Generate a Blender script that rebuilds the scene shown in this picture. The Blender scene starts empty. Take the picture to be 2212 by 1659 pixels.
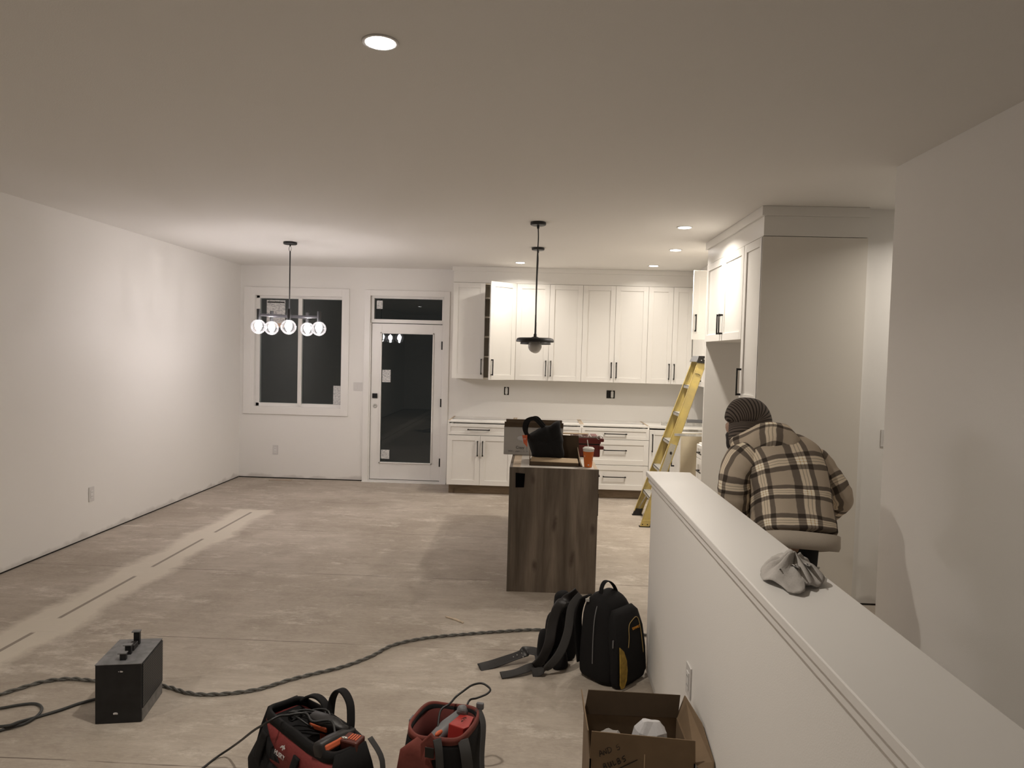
import bpy, bmesh, math, random
from mathutils import Vector, Matrix, Euler
random.seed(7)
C = bpy.context.scene.collection
S = bpy.context.scene
PI = math.pi
# ---------------------------------------------------------------- camera
CAM = Vector((0, 0, 1.67)); FPX = 1520.0
ROWS = ((0.99901518, 0.03576597, 0.02625776), (0.0277378, -0.04153358, -0.99875201), (-0.03463075, 0.99849675, -0.04248475))
cd = bpy.data.cameras.new('camera'); cam = bpy.data.objects.new('camera', cd); C.objects.link(cam)
cd.sensor_fit = 'HORIZONTAL'; cd.sensor_width = 36.0; cd.lens = FPX / 2212 * 36.0; cd.clip_start = 0.05; cd.clip_end = 200
R_, D_, F_ = (Vector(r) for r in ROWS)
cam.matrix_world = Matrix(((R_.x, -D_.x, -F_.x, CAM.x), (R_.y, -D_.y, -F_.y, CAM.y), (R_.z, -D_.z, -F_.z, CAM.z), (0, 0, 0, 1)))
S.camera = cam
def at(px, py, y=None, z=None, x=None):
    """point of the room on the plane y=, z= or x= seen at a pixel of the 2212x1659 photograph"""
    d = R_ * (px - 1106) + D_ * (py - 829.5) + F_ * FPX
    if y is not None: t = (y - CAM.y) / d.y
    elif z is not None: t = (z - CAM.z) / d.z
    else: t = (x - CAM.x) / d.x
    return CAM + d * t
# ---------------------------------------------------------------- world and exposure
w = bpy.data.worlds.new('night'); S.world = w; w.use_nodes = True
w.node_tree.nodes['Background'].inputs[0].default_value = (0.010, 0.0105, 0.0105, 1)
w.node_tree.nodes['Background'].inputs[1].default_value = 1.0
S.view_settings.view_transform = 'Standard'; S.view_settings.look = 'None'
S.view_settings.gamma = 1.0; S.view_settings.use_curve_mapping = False
S.view_settings.exposure = 0.36
DOWN_W = 19.0      # watts of each recessed light
BULB_W = 3.7       # watts of each chandelier bulb
WARM = (1.0, 0.915, 0.81); COOL = (1.0, 0.92, 0.87)
# ---------------------------------------------------------------- materials
def mat(name, col, rough=0.6, metal=0.0, noise=0.0, nscale=20.0, bump=0.0, bscale=200.0, spec=0.5, col2=None, stretch=None, coord='Object', emit=None, estr=0.0, alpha=None):
    m = bpy.data.materials.new(name); m.use_nodes = True; nt = m.node_tree; N = nt.nodes; L = nt.links
    b = N['Principled BSDF']; b.inputs['Base Color'].default_value = (*col, 1); b.inputs['Roughness'].default_value = rough
    b.inputs['Metallic'].default_value = metal; b.inputs['Specular IOR Level'].default_value = spec
    tc = N.new('ShaderNodeTexCoord'); mp = N.new('ShaderNodeMapping'); L.new(tc.outputs[coord], mp.inputs[0])
    if stretch: mp.inputs['Scale'].default_value = stretch
    if noise > 0 or col2:
        n = N.new('ShaderNodeTexNoise'); n.inputs['Scale'].default_value = nscale; n.inputs['Detail'].default_value = 6
        L.new(mp.outputs[0], n.inputs['Vector'])
        r = N.new('ShaderNodeMapRange'); r.inputs[1].default_value = 0.3; r.inputs[2].default_value = 0.7; L.new(n.outputs[0], r.inputs[0])
        mx = N.new('ShaderNodeMix'); mx.data_type = 'RGBA'; L.new(r.outputs[0], mx.inputs[0])
        c2 = col2 or tuple(c * (1 - noise) for c in col)
        mx.inputs[6].default_value = (*c2, 1); mx.inputs[7].default_value = (*col, 1); L.new(mx.outputs[2], b.inputs['Base Color'])
    if bump > 0:
        n2 = N.new('ShaderNodeTexNoise'); n2.inputs['Scale'].default_value = bscale; n2.inputs['Detail'].default_value = 3
        L.new(mp.outputs[0], n2.inputs['Vector'])
        bp = N.new('ShaderNodeBump'); bp.inputs['Strength'].default_value = bump; bp.inputs['Distance'].default_value = 0.002
        L.new(n2.outputs[0], bp.inputs['Height']); L.new(bp.outputs[0], b.inputs['Normal'])
    if emit: b.inputs['Emission Color'].default_value = (*emit, 1); b.inputs['Emission Strength'].default_value = estr
    if alpha is not None: b.inputs['Alpha'].default_value = alpha
    return m
def glass(name, tint=(1, 1, 1), ior=1.5, rough=0.0, haze=0.0):
    m = bpy.data.materials.new(name); m.use_nodes = True; nt = m.node_tree; N = nt.nodes; L = nt.links
    for n in list(N): N.remove(n)
    o = N.new('ShaderNodeOutputMaterial'); mx = N.new('ShaderNodeMixShader'); f = N.new('ShaderNodeFresnel'); f.inputs[0].default_value = ior
    t = N.new('ShaderNodeBsdfTransparent'); t.inputs[0].default_value = (*tint, 1); g = N.new('ShaderNodeBsdfGlossy'); g.inputs['Roughness'].default_value = rough
    L.new(f.outputs[0], mx.inputs[0]); L.new(t.outputs[0], mx.inputs[1]); L.new(g.outputs[0], mx.inputs[2])
    if haze > 0:
        m2 = N.new('ShaderNodeMixShader'); d = N.new('ShaderNodeBsdfDiffuse'); m2.inputs[0].default_value = haze
        d.inputs[0].default_value = (0.5, 0.5, 0.5, 1)
        L.new(mx.outputs[0], m2.inputs[1]); L.new(d.outputs[0], m2.inputs[2]); L.new(m2.outputs[0], o.inputs[0])
    else: L.new(mx.outputs[0], o.inputs[0])
    return m
def emis(name, col, s):
    m = bpy.data.materials.new(name); m.use_nodes = True; N = m.node_tree.nodes; b = N['Principled BSDF']
    b.inputs['Base Color'].default_value = (0.8, 0.8, 0.8, 1); b.inputs['Emission Color'].default_value = (*col, 1); b.inputs['Emission Strength'].default_value = s
    return m
def floor_mat():
    m = bpy.data.materials.new('subfloor_plywood'); m.use_nodes = True; nt = m.node_tree; N = nt.nodes; L = nt.links
    b = N['Principled BSDF']; b.inputs['Roughness'].default_value = 0.75; b.inputs['Specular IOR Level'].default_value = 0.3
    g = N.new('ShaderNodeNewGeometry'); sp = N.new('ShaderNodeSeparateXYZ'); L.new(g.outputs['Position'], sp.inputs[0]); X, Y = sp.outputs[0], sp.outputs[1]
    def M(op, a, b_=None, c=None):
        n = N.new('ShaderNodeMath'); n.operation = op
        for i, v in enumerate((a, b_, c)):
            if v is None: continue
            if isinstance(v, (int, float)): n.inputs[i].default_value = v
            else: L.new(v, n.inputs[i])
        return n.outputs[0]
    def noise(sx, sy, scale, det=5, rough=0.6, off=0):
        mp = N.new('ShaderNodeMapping'); mp.inputs['Scale'].default_value = (sx, sy, 1); mp.inputs['Location'].default_value = (off, off, 0); L.new(g.outputs['Position'], mp.inputs[0])
        n = N.new('ShaderNodeTexNoise'); n.inputs['Scale'].default_value = scale; n.inputs['Detail'].default_value = det; n.inputs['Roughness'].default_value = rough
        L.new(mp.outputs[0], n.inputs['Vector']); return n.outputs[0]
    def rng(v, a, b_, c=0.0, d=1.0):
        r = N.new('ShaderNodeMapRange'); L.new(v, r.inputs[0]); r.inputs[1].default_value = a; r.inputs[2].default_value = b_; r.inputs[3].default_value = c; r.inputs[4].default_value = d; return r.outputs[0]
    def mixc(f, a, c):
        n = N.new('ShaderNodeMix'); n.data_type = 'RGBA'
        if isinstance(f, (int, float)): n.inputs[0].default_value = f
        else: L.new(f, n.inputs[0])
        for i, v in ((6, a), (7, c)):
            if isinstance(v, tuple): n.inputs[i].default_value = (*v, 1)
            else: L.new(v, n.inputs[i])
        return n.outputs[2]
    c = mixc(rng(noise(1, 1, 1.1), 0.35, 0.68), (0.37, 0.32, 0.265), (0.57, 0.51, 0.44))
    c = mixc(rng(noise(0.35, 1.6, 9, 8, 0.75, 3), 0.3, 0.65, 0, 0.5), c, (0.29, 0.24, 0.195))
    c = mixc(rng(noise(0.8, 1, 2.6, 8, 0.8, 61), 0.50, 0.62, 0, 0.35), c, (0.25, 0.205, 0.165))
    c = mixc(rng(noise(0.5, 1.5, 60, 4, 0.7, 5), 0.45, 0.8, 0, 0.45), c, (0.58, 0.50, 0.41))
    # pale drywall dust smears and dark scuffs
    c = mixc(rng(noise(0.6, 1.2, 3.2, 7, 0.8, 11), 0.54, 0.68, 0, 0.7), c, (0.70, 0.645, 0.57))
    c = mixc(rng(noise(0.4, 2.2, 7, 9, 0.85, 23), 0.60, 0.74, 0, 0.6), c, (0.16, 0.12, 0.09))
    # plywood sheet joints
    wob = M('MULTIPLY', M('SUBTRACT', noise(1, 1, 3, 3), 0.5), 0.012)
    sy = M('ABSOLUTE', M('SUBTRACT', M('FLOORED_MODULO', M('ADD', M('SUBTRACT', Y, 3.90), M('ADD', wob, 0.61)), 1.215), 0.61))
    line = rng(sy, 0.0022, 0.0045, 1, 0)
    line = M('MULTIPLY', line, rng(noise(1, 1, 2.2, 3, 0.6, 40), 0.38, 0.55))
    c = mixc(M('MULTIPLY', line, 0.75), c, (0.07, 0.05, 0.04))
    # levelling compound strip with knife drags
    d = M('ABSOLUTE', M('ADD', M('ADD', X, 2.85), M('MULTIPLY', M('SUBTRACT', noise(1, 1, 3.5, 5, 0.7, 7), 0.5), 0.22)))
    seg = M('FLOORED_MODULO', M('SUBTRACT', Y, 4.03), 1.03)
    wid = M('ADD', 0.155, M('MULTIPLY', M('ABSOLUTE', M('SUBTRACT', seg, 0.5)), 0.12))
    band = M('SUBTRACT', wid, d); band = rng(band, -0.03, 0.05)
    band = M('MULTIPLY', band, rng(M('ADD', Y, M('MULTIPLY', noise(1, 1, 8, 4), 0.2)), 7.14, 7.22, 1, 0))
    c = mixc(M('MULTIPLY', band, 0.85), c, (0.66, 0.60, 0.51))
    dash = M('MULTIPLY', rng(M('ABSOLUTE', M('ADD', X, 2.85)), 0.011, 0.014, 1, 0), M('MULTIPLY', rng(seg, 0.06, 0.08), rng(seg, 0.87, 0.89, 1, 0)))
    dash = M('MULTIPLY', dash, rng(Y, 6.98, 7.0, 1, 0))
    c = mixc(M('MULTIPLY', dash, 0.8), c, (0.22, 0.18, 0.15))
    L.new(c, b.inputs['Base Color'])
    bp = N.new('ShaderNodeBump'); bp.inputs['Strength'].default_value = 0.4; bp.inputs['Distance'].default_value = 0.002; L.new(noise(0.5, 2, 40, 5), bp.inputs['Height']); L.new(bp.outputs[0], b.inputs['Normal'])
    return m
def wood_mat(name, a, b_, c_, sx=9.0, sz=0.7, knots=True, axis='Z'):
    m = bpy.data.materials.new(name); m.use_nodes = True; nt = m.node_tree; N = nt.nodes; L = nt.links
    b = N['Principled BSDF']; b.inputs['Roughness'].default_value = 0.5
    tc = N.new('ShaderNodeTexCoord'); mp = N.new('ShaderNodeMapping'); L.new(tc.outputs['Object'], mp.inputs[0])
    mp.inputs['Scale'].default_value = (sx, sx, sz) if axis == 'Z' else (sz, sx, sx)
    n = N.new('ShaderNodeTexNoise'); n.inputs['Scale'].default_value = 1.3; n.inputs['Detail'].default_value = 3; n.inputs['Distortion'].default_value = 0.6; L.new(mp.outputs[0], n.inputs['Vector'])
    n2 = N.new('ShaderNodeTexNoise'); n2.inputs['Scale'].default_value = 9; n2.inputs['Detail'].default_value = 8; n2.inputs['Roughness'].default_value = 0.7; L.new(mp.outputs[0], n2.inputs['Vector'])
    r = N.new('ShaderNodeValToRGB'); e = r.color_ramp.elements; e[0].position = 0.33; e[0].color = (*a, 1); e[1].position = 0.66; e[1].color = (*c_, 1); q = e.new(0.5); q.color = (*b_, 1)
    L.new(n.outputs[0], r.inputs[0])
    mx = N.new('ShaderNodeMix'); mx.data_type = 'RGBA'; mx.blend_type = 'MULTIPLY'; mx.inputs[0].default_value = 0.55; L.new(r.outputs[0], mx.inputs[6])
    r2 = N.new('ShaderNodeValToRGB'); r2.color_ramp.elements[0].position = 0.35; r2.color_ramp.elements[0].color = (0.62, 0.58, 0.54, 1); r2.color_ramp.elements[1].position = 0.62; L.new(n2.outputs[0], r2.inputs[0]); L.new(r2.outputs[0], mx.inputs[7])
    out = mx.outputs[2]
    if knots:
        sx_ = N.new('ShaderNodeSeparateXYZ'); L.new(tc.outputs['Object'], sx_.inputs[0]); cb = N.new('ShaderNodeCombineXYZ')
        nz = N.new('ShaderNodeTexNoise'); nz.inputs['Scale'].default_value = 14; L.new(tc.outputs['Object'], nz.inputs['Vector'])
        for ax_, sc_, o_ in (('X', 5.5, 0), ('Z', 2.2, 1)):
            q_ = N.new('ShaderNodeMath'); q_.operation = 'MULTIPLY_ADD'; L.new(sx_.outputs[ax_], q_.inputs[0]); q_.inputs[1].default_value = sc_; z_ = N.new('ShaderNodeMath'); z_.operation = 'MULTIPLY'; L.new(nz.outputs[0], z_.inputs[0]); z_.inputs[1].default_value = 0.16; L.new(z_.outputs[0], q_.inputs[2]); L.new(q_.outputs[0], cb.inputs[o_])
        v = N.new('ShaderNodeTexVoronoi'); v.voronoi_dimensions = '2D'; v.inputs['Scale'].default_value = 1.0; L.new(cb.outputs[0], v.inputs['Vector'])
        r3 = N.new('ShaderNodeMapRange'); r3.inputs[1].default_value = 0.03; r3.inputs[2].default_value = 0.13; r3.inputs[3].default_value = 0.8; r3.inputs[4].default_value = 0; L.new(v.outputs['Distance'], r3.inputs[0])
        m3 = N.new('ShaderNodeMix'); m3.data_type = 'RGBA'; L.new(r3.outputs[0], m3.inputs[0]); L.new(out, m3.inputs[6]); m3.inputs[7].default_value = (0.06, 0.04, 0.03, 1); out = m3.outputs[2]
    L.new(out, b.inputs['Base Color'])
    return m
def paper_mat(name, base, ink, scale=60, thr=0.55):
    m = bpy.data.materials.new(name); m.use_nodes = True; nt = m.node_tree; N = nt.nodes; L = nt.links
    b = N['Principled BSDF']; b.inputs['Roughness'].default_value = 0.7
    tc = N.new('ShaderNodeTexCoord'); mp = N.new('ShaderNodeMapping'); L.new(tc.outputs['Object'], mp.inputs[0]); mp.inputs['Scale'].default_value = (1, 1, 6)
    n = N.new('ShaderNodeTexNoise'); n.inputs['Scale'].default_value = scale; n.inputs['Detail'].default_value = 2; L.new(mp.outputs[0], n.inputs['Vector'])
    r = N.new('ShaderNodeMapRange'); r.inputs[1].default_value = thr; r.inputs[2].default_value = thr + 0.06; L.new(n.outputs[0], r.inputs[0])
    mx = N.new('ShaderNodeMix'); mx.data_type = 'RGBA'; L.new(r.outputs[0], mx.inputs[0]); mx.inputs[6].default_value = (*base, 1); mx.inputs[7].default_value = (*ink, 1); L.new(mx.outputs[2], b.inputs['Base Color'])
    return m
def plaid_mat():
    m = bpy.data.materials.new('plaid_fleece'); m.use_nodes = True; nt = m.node_tree; N = nt.nodes; L = nt.links
    b = N['Principled BSDF']; b.inputs['Roughness'].default_value = 0.95; b.inputs['Specular IOR Level'].default_value = 0.1
    tc = N.new('ShaderNodeTexCoord'); sp = N.new('ShaderNodeSeparateXYZ'); 
    n = N.new('ShaderNodeTexNoise'); n.inputs['Scale'].default_value = 25; L.new(tc.outputs['UV'], n.inputs['Vector'])
    ad = N.new('ShaderNodeVectorMath'); ad.operation = 'MULTIPLY_ADD'; L.new(n.outputs['Color'], ad.inputs[0]); ad.inputs[1].default_value = (0.005, 0.005, 0); L.new(tc.outputs['UV'], ad.inputs[2])
    L.new(ad.outputs[0], sp.inputs[0])
    def ramp(o, period, off):
        a = N.new('ShaderNodeMath'); a.operation = 'MULTIPLY_ADD'; L.new(o, a.inputs[0]); a.inputs[1].default_value = 1 / period; a.inputs[2].default_value = off
        f = N.new('ShaderNodeMath'); f.operation = 'FRACT'; L.new(a.outputs[0], f.inputs[0])
        r = N.new('ShaderNodeValToRGB'); r.color_ramp.interpolation = 'LINEAR'; e = r.color_ramp.elements
        D = (0.30, 0.28, 0.27); W = (1.25, 1.22, 1.15); G = (0.62, 0.58, 0.5); Bz = (0.84, 0.80, 0.75)
        stops = [(0.0, Bz), (0.015, D), (0.14, D), (0.155, W), (0.20, W), (0.215, G), (0.23, W), (0.27, W), (0.285, G), (0.30, W), (0.345, W), (0.36, D), (0.48, D), (0.495, Bz)]
        e[0].position = 0.0; e[0].color = (*Bz, 1); e[1].position = 0.999; e[1].color = (*Bz, 1)
        for p, c in stops[1:]: q = e.new(p); q.color = (*c, 1)
        L.new(f.outputs[0], r.inputs[0]); return r.outputs[0]
    ru = ramp(sp.outputs[0], 0.165, 0.10); rv = ramp(sp.outputs[1], 0.150, 0.0)
    mx = N.new('ShaderNodeMix'); mx.data_type = 'RGBA'; mx.blend_type = 'MULTIPLY'; mx.inputs[0].default_value = 1; L.new(ru, mx.inputs[6]); L.new(rv, mx.inputs[7])
    m2 = N.new('ShaderNodeMix'); m2.data_type = 'RGBA'; m2.blend_type = 'MULTIPLY'; m2.inputs[0].default_value = 1; L.new(mx.outputs[2], m2.inputs[6]); m2.inputs[7].default_value = (0.86, 0.80, 0.72, 1)
    L.new(m2.outputs[2], b.inputs['Base Color'])
    n2 = N.new('ShaderNodeTexNoise'); n2.inputs['Scale'].default_value = 400; L.new(tc.outputs['UV'], n2.inputs['Vector']); bp = N.new('ShaderNodeBump'); bp.inputs['Strength'].default_value = 0.4; bp.inputs['Distance'].default_value = 0.003; L.new(n2.outputs[0], bp.inputs['Height']); L.new(bp.outputs[0], b.inputs['Normal'])
    return m
def stripe_mat(name, a, b_, freq, axis=1, duty=0.5, rough=0.9):
    m = bpy.data.materials.new(name); m.use_nodes = True; nt = m.node_tree; N = nt.nodes; L = nt.links
    b = N['Principled BSDF']; b.inputs['Roughness'].default_value = rough
    tc = N.new('ShaderNodeTexCoord'); sp = N.new('ShaderNodeSeparateXYZ'); L.new(tc.outputs['UV'], sp.inputs[0])
    a1 = N.new('ShaderNodeMath'); a1.operation = 'MULTIPLY'; L.new(sp.outputs[axis], a1.inputs[0]); a1.inputs[1].default_value = freq
    f = N.new('ShaderNodeMath'); f.operation = 'FRACT'; L.new(a1.outputs[0], f.inputs[0])
    r = N.new('ShaderNodeValToRGB'); e = r.color_ramp.elements; e[0].position = 0; e[0].color = (*b_, 1); e[1].position = 1; e[1].color = (*b_, 1)
    for p, c in ((0.5 - duty / 2, b_), (0.5 - duty / 2 + .12, a), (0.5 + duty / 2 - .12, a), (0.5 + duty / 2, b_)): q = e.new(p); q.color = (*c, 1)
    L.new(f.outputs[0], r.inputs[0]); L.new(r.outputs[0], b.inputs['Base Color'])
    bp = N.new('ShaderNodeBump'); bp.inputs['Strength'].default_value = 0.6; bp.inputs['Distance'].default_value = 0.004; L.new(r.outputs[0], bp.inputs['Height']); L.new(bp.outputs[0], b.inputs['Normal'])
    return m
def wall_mat():
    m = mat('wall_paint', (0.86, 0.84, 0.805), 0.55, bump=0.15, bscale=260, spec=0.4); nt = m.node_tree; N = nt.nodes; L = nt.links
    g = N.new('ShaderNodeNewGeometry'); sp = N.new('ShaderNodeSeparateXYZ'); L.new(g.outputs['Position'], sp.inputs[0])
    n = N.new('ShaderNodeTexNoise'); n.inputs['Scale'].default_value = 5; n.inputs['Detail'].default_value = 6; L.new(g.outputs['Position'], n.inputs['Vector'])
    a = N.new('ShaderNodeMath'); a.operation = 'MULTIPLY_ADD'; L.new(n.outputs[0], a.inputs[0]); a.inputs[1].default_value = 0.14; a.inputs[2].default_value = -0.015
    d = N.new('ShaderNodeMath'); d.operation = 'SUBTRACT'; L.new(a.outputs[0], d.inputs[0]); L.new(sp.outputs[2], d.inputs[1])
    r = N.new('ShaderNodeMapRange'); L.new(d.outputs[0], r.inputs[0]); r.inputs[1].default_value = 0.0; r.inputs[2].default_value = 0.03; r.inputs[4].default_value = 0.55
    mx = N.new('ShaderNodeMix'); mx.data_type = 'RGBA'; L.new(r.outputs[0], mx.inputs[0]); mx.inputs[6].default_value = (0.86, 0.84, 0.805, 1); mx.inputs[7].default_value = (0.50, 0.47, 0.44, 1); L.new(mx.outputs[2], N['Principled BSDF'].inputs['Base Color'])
    return m
def grille_mat():
    m = mat('perforated_metal', (0.05, 0.052, 0.055), 0.5, 0.6); nt = m.node_tree; N = nt.nodes; L = nt.links
    tc = N.new('ShaderNodeTexCoord'); mp = N.new('ShaderNodeMapping'); L.new(tc.outputs['Object'], mp.inputs[0]); mp.inputs['Scale'].default_value = (120, 120, 120); mp.inputs['Rotation'].default_value = (0.785, 0, 0)
    ck = N.new('ShaderNodeTexChecker'); ck.inputs['Scale'].default_value = 1; ck.inputs[1].default_value = (0.10, 0.105, 0.11, 1); ck.inputs[2].default_value = (0.012, 0.012, 0.014, 1); L.new(mp.outputs[0], ck.inputs[0]); L.new(ck.outputs[0], N['Principled BSDF'].inputs['Base Color'])
    return m
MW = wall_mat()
MC = mat('ceiling_paint', (0.84, 0.82, 0.785), 0.9, bump=0.35, bscale=180, spec=0.2)
MT = mat('trim_paint', (0.87, 0.85, 0.82), 0.38)
MK = mat('cabinet_lacquer', (0.85, 0.83, 0.79), 0.34)
MKI = mat('melamine', (0.78, 0.72, 0.62), 0.4)
MKE = mat('raw_cabinet_edge', (0.62, 0.50, 0.37), 0.7, noise=0.25, nscale=40)
MB = mat('black_handle', (0.012, 0.011, 0.011), 0.4, 0.5)
MBM = mat('black_lamp_metal', (0.014, 0.014, 0.015), 0.45)
MDK = mat('dark_gap', (0.02, 0.017, 0.014), 0.9)
MVOID = mat('void_shade', (0.003, 0.003, 0.003), 0.95, spec=0.05)  # near-black colour standing in for the shade inside a hole
MFL = floor_mat()
MISL = wood_mat('greige_oak_panel', (0.082, 0.063, 0.046), (0.165, 0.130, 0.100), (0.27, 0.22, 0.172), 6.5, 0.55)
MTOE = wood_mat('brown_oak_kick', (0.15, 0.105, 0.065), (0.20, 0.145, 0.09), (0.25, 0.185, 0.12), 14, 1.6, True, 'X')
MGL = glass('window_glass', (0.9, 0.93, 0.92), 1.5)
MBULBG = glass('clear_globe_glass', (0.97, 0.97, 0.98), 1.35, haze=0.02)
MOPAL = mat('opal_glass', (0.62, 0.60, 0.57), 0.25)
MPLASTIC = mat('white_plastic', (0.78, 0.77, 0.75), 0.35)
MPAPER = paper_mat('printed_sticker', (0.72, 0.71, 0.69), (0.30, 0.30, 0.32), 45, 0.52)
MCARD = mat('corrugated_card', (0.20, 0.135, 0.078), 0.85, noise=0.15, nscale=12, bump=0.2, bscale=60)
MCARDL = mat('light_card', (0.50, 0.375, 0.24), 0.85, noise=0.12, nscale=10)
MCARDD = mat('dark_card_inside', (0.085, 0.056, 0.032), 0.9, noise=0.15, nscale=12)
MINK = mat('marker_ink', (0.012, 0.010, 0.008), 0.6)
MGRAYBOX = mat('printed_grey_carton', (0.47, 0.45, 0.43), 0.6, noise=0.05)
MYEL = mat('yellow_fibreglass', (0.62, 0.48, 0.15), 0.45, noise=0.25, nscale=9, col2=(0.45, 0.35, 0.14))
MALU = mat('scuffed_aluminium', (0.62, 0.61, 0.58), 0.45, 0.4, noise=0.35, nscale=45)
MGREY = mat('grey_plastic', (0.16, 0.16, 0.165), 0.5)
MBLK = mat('black_nylon', (0.010, 0.0095, 0.010), 0.85, bump=0.4, bscale=300, spec=0.25)
MBLK2 = mat('black_leather', (0.016, 0.014, 0.014), 0.5, bump=0.3, bscale=120)
MSTRAP = mat('charcoal_webbing', (0.040, 0.038, 0.037), 0.85)
MRED = mat('red_polyester', (0.23, 0.028, 0.026), 0.75, noise=0.35, nscale=8, bump=0.5, bscale=90)
MREDL = mat('faded_red_canvas', (0.19, 0.040, 0.028), 0.8, noise=0.45, nscale=7, bump=0.6, bscale=60)
MREDP = mat('red_plastic', (0.36, 0.030, 0.025), 0.4)
MREDD = mat('dark_red_plastic', (0.16, 0.022, 0.020), 0.4)
MORG = mat('orange_paper', (0.72, 0.17, 0.025), 0.5, noise=0.12, nscale=12)
MORT = mat('orange_print', (0.62, 0.13, 0.05), 0.6)
MLID = mat('white_lid', (0.75, 0.73, 0.70), 0.35)
MDY = mat('yellow_fabric', (0.42, 0.27, 0.04), 0.8, noise=0.55, nscale=30)
MYP = mat('yellow_piping', (0.38, 0.26, 0.09), 0.7)
MORL = mat('orange_lettering', (0.62, 0.26, 0.03), 0.6)
MWT = mat('white_lettering', (0.62, 0.60, 0.60), 0.6)
MHEAT = mat('charcoal_sheet_metal', (0.022, 0.022, 0.024), 0.42, 0.3, noise=0.4, nscale=18, bump=0.3, bscale=40)
MHEATT = mat('dusty_grey_metal', (0.24, 0.24, 0.245), 0.6, 0.2, noise=0.35, nscale=35)
MGRL = grille_mat()
MCORD = mat('dark_cord_rubber', (0.050, 0.052, 0.050), 0.5, noise=0.4, nscale=60)
MCORDG = mat('grey_cord_jacket', (0.17, 0.165, 0.15), 0.6, noise=0.5, nscale=60)
MCORDB = mat('black_cord', (0.012, 0.012, 0.012), 0.45)
MRAG = mat('rag_cotton', (0.52, 0.49, 0.46), 0.95, noise=0.15, nscale=14, bump=0.6, bscale=250)
MFOAM = mat('white_foam', (0.62, 0.61, 0.62), 0.8, bump=0.4, bscale=120)
MSKIN = mat('skin', (0.42, 0.26, 0.18), 0.5)
MPANTS = mat('black_cotton', (0.010, 0.010, 0.011), 0.9)
MHAIR = mat('dark_hair', (0.014, 0.010, 0.008), 0.7)
MFLEECE = mat('beige_fleece', (0.58, 0.51, 0.43), 0.95, bump=0.4, bscale=300)
MPLAID = plaid_mat()
MBEAN = stripe_mat('ribbed_knit', (0.145, 0.115, 0.095), (0.022, 0.017, 0.014), 105, 1, 0.75)
MEMIT = emis('led_diffuser', (1.0, 0.95, 0.92), 14)
MFIL = emis('bulb_glow', (1.0, 0.93, 0.95), 45)
# ---------------------------------------------------------------- mesh helpers
def box(bm, x0, x1, y0, y1, z0, z1):
    v = [bm.verts.new((x, y, z)) for x in (x0, x1) for y in (y0, y1) for z in (z0, z1)]
    for f in ((0, 1, 3, 2), (4, 6, 7, 5), (0, 4, 5, 1), (2, 3, 7, 6), (0, 2, 6, 4), (1, 5, 7, 3)): bm.faces.new([v[i] for i in f])
    return bm
def B(*boxes):
    bm = bmesh.new()
    for b in boxes: box(bm, *b)
    return bm
def prism(bm, pts, off):
    """closed polygon pts extruded by vector off"""
    off = Vector(off); a = [bm.verts.new(Vector(p)) for p in pts]; b = [bm.verts.new(Vector(p) + off) for p in pts]; n = len(pts)
    bm.faces.new(a[::-1]); bm.faces.new(b)
    for i in range(n): bm.faces.new((a[i], a[(i + 1) % n], b[(i + 1) % n], b[i]))
    return bm
def frames(path, side=None):
    P = [Vector(p) for p in path]; out = []; prev = Vector(side) if side else None
    for i, p in enumerate(P):
        t = (P[min(i + 1, len(P) - 1)] - P[max(i - 1, 0)]).normalized()
        if prev is None: prev = t.orthogonal()
        s = prev - t * prev.dot(t)
        if s.length < 1e-5: s = t.orthogonal()
        s.normalize(); out.append((p, s, t.cross(s)))
        if side is None: prev = s
        else: prev = Vector(side)
    return out
def loft(bm, path, radii, seg=16, side=None, caps=True, power=2.0, uv=None, ang0=0.0):
    """rings of superellipse section (a along side, b across) along a path"""
    fr = frames(path, side); rings = []; vl = 0.0; vs = []
    for i, (p, s, n) in enumerate(fr):
        if i: vl += (fr[i][0] - fr[i - 1][0]).length
        vs.append(vl); a, b = radii[i] if isinstance(radii[i], (tuple, list)) else (radii[i], radii[i])
        r = []
        for k in range(seg):
            th = ang0 + 2 * PI * k / seg; c, q = math.cos(th), math.sin(th); e = 2 / power
            r.append(bm.verts.new(p + s * (a * math.copysign(abs(c) ** e, c)) + n * (b * math.copysign(abs(q) ** e, q))))
        rings.append(r)
    ul = bm.loops.layers.uv.verify() if uv else None
    for i in range(len(rings) - 1):
        for k in range(seg):
            k2 = (k + 1) % seg; f = bm.faces.new((rings[i][k], rings[i][k2], rings[i + 1][k2], rings[i + 1][k]))
            if uv:
                for lp, (ri, kk) in zip(f.loops, ((i, k), (i, k + 1), (i + 1, k + 1), (i + 1, k))):
                    a = radii[ri][0] if isinstance(radii[ri], (tuple, list)) else radii[ri]
                    th = ang0 + 2 * PI * kk / seg
                    lp[ul].uv = (a * math.cos(th), vs[ri]) if uv == 'flat' else (a * th, vs[ri])
    if caps: bm.faces.new(rings[0][::-1]); bm.faces.new(rings[-1])
    return bm
def tube(bm, path, r, seg=8): return loft(bm, path, [r] * len(path), seg)
def lathe(bm, prof, c=(0, 0, 0), seg=32, caps=True):
    c = Vector(c); rings = [[bm.verts.new(c + Vector((r * math.cos(2 * PI * k / seg), r * math.sin(2 * PI * k / seg), z))) for k in range(seg)] for r, z in prof]
    for i in range(len(rings) - 1):
        for k in range(seg): bm.faces.new((rings[i][k], rings[i][(k + 1) % seg], rings[i + 1][(k + 1) % seg], rings[i + 1][k]))
    if caps: bm.faces.new(rings[0][::-1]); bm.faces.new(rings[-1])
    return bm
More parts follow.
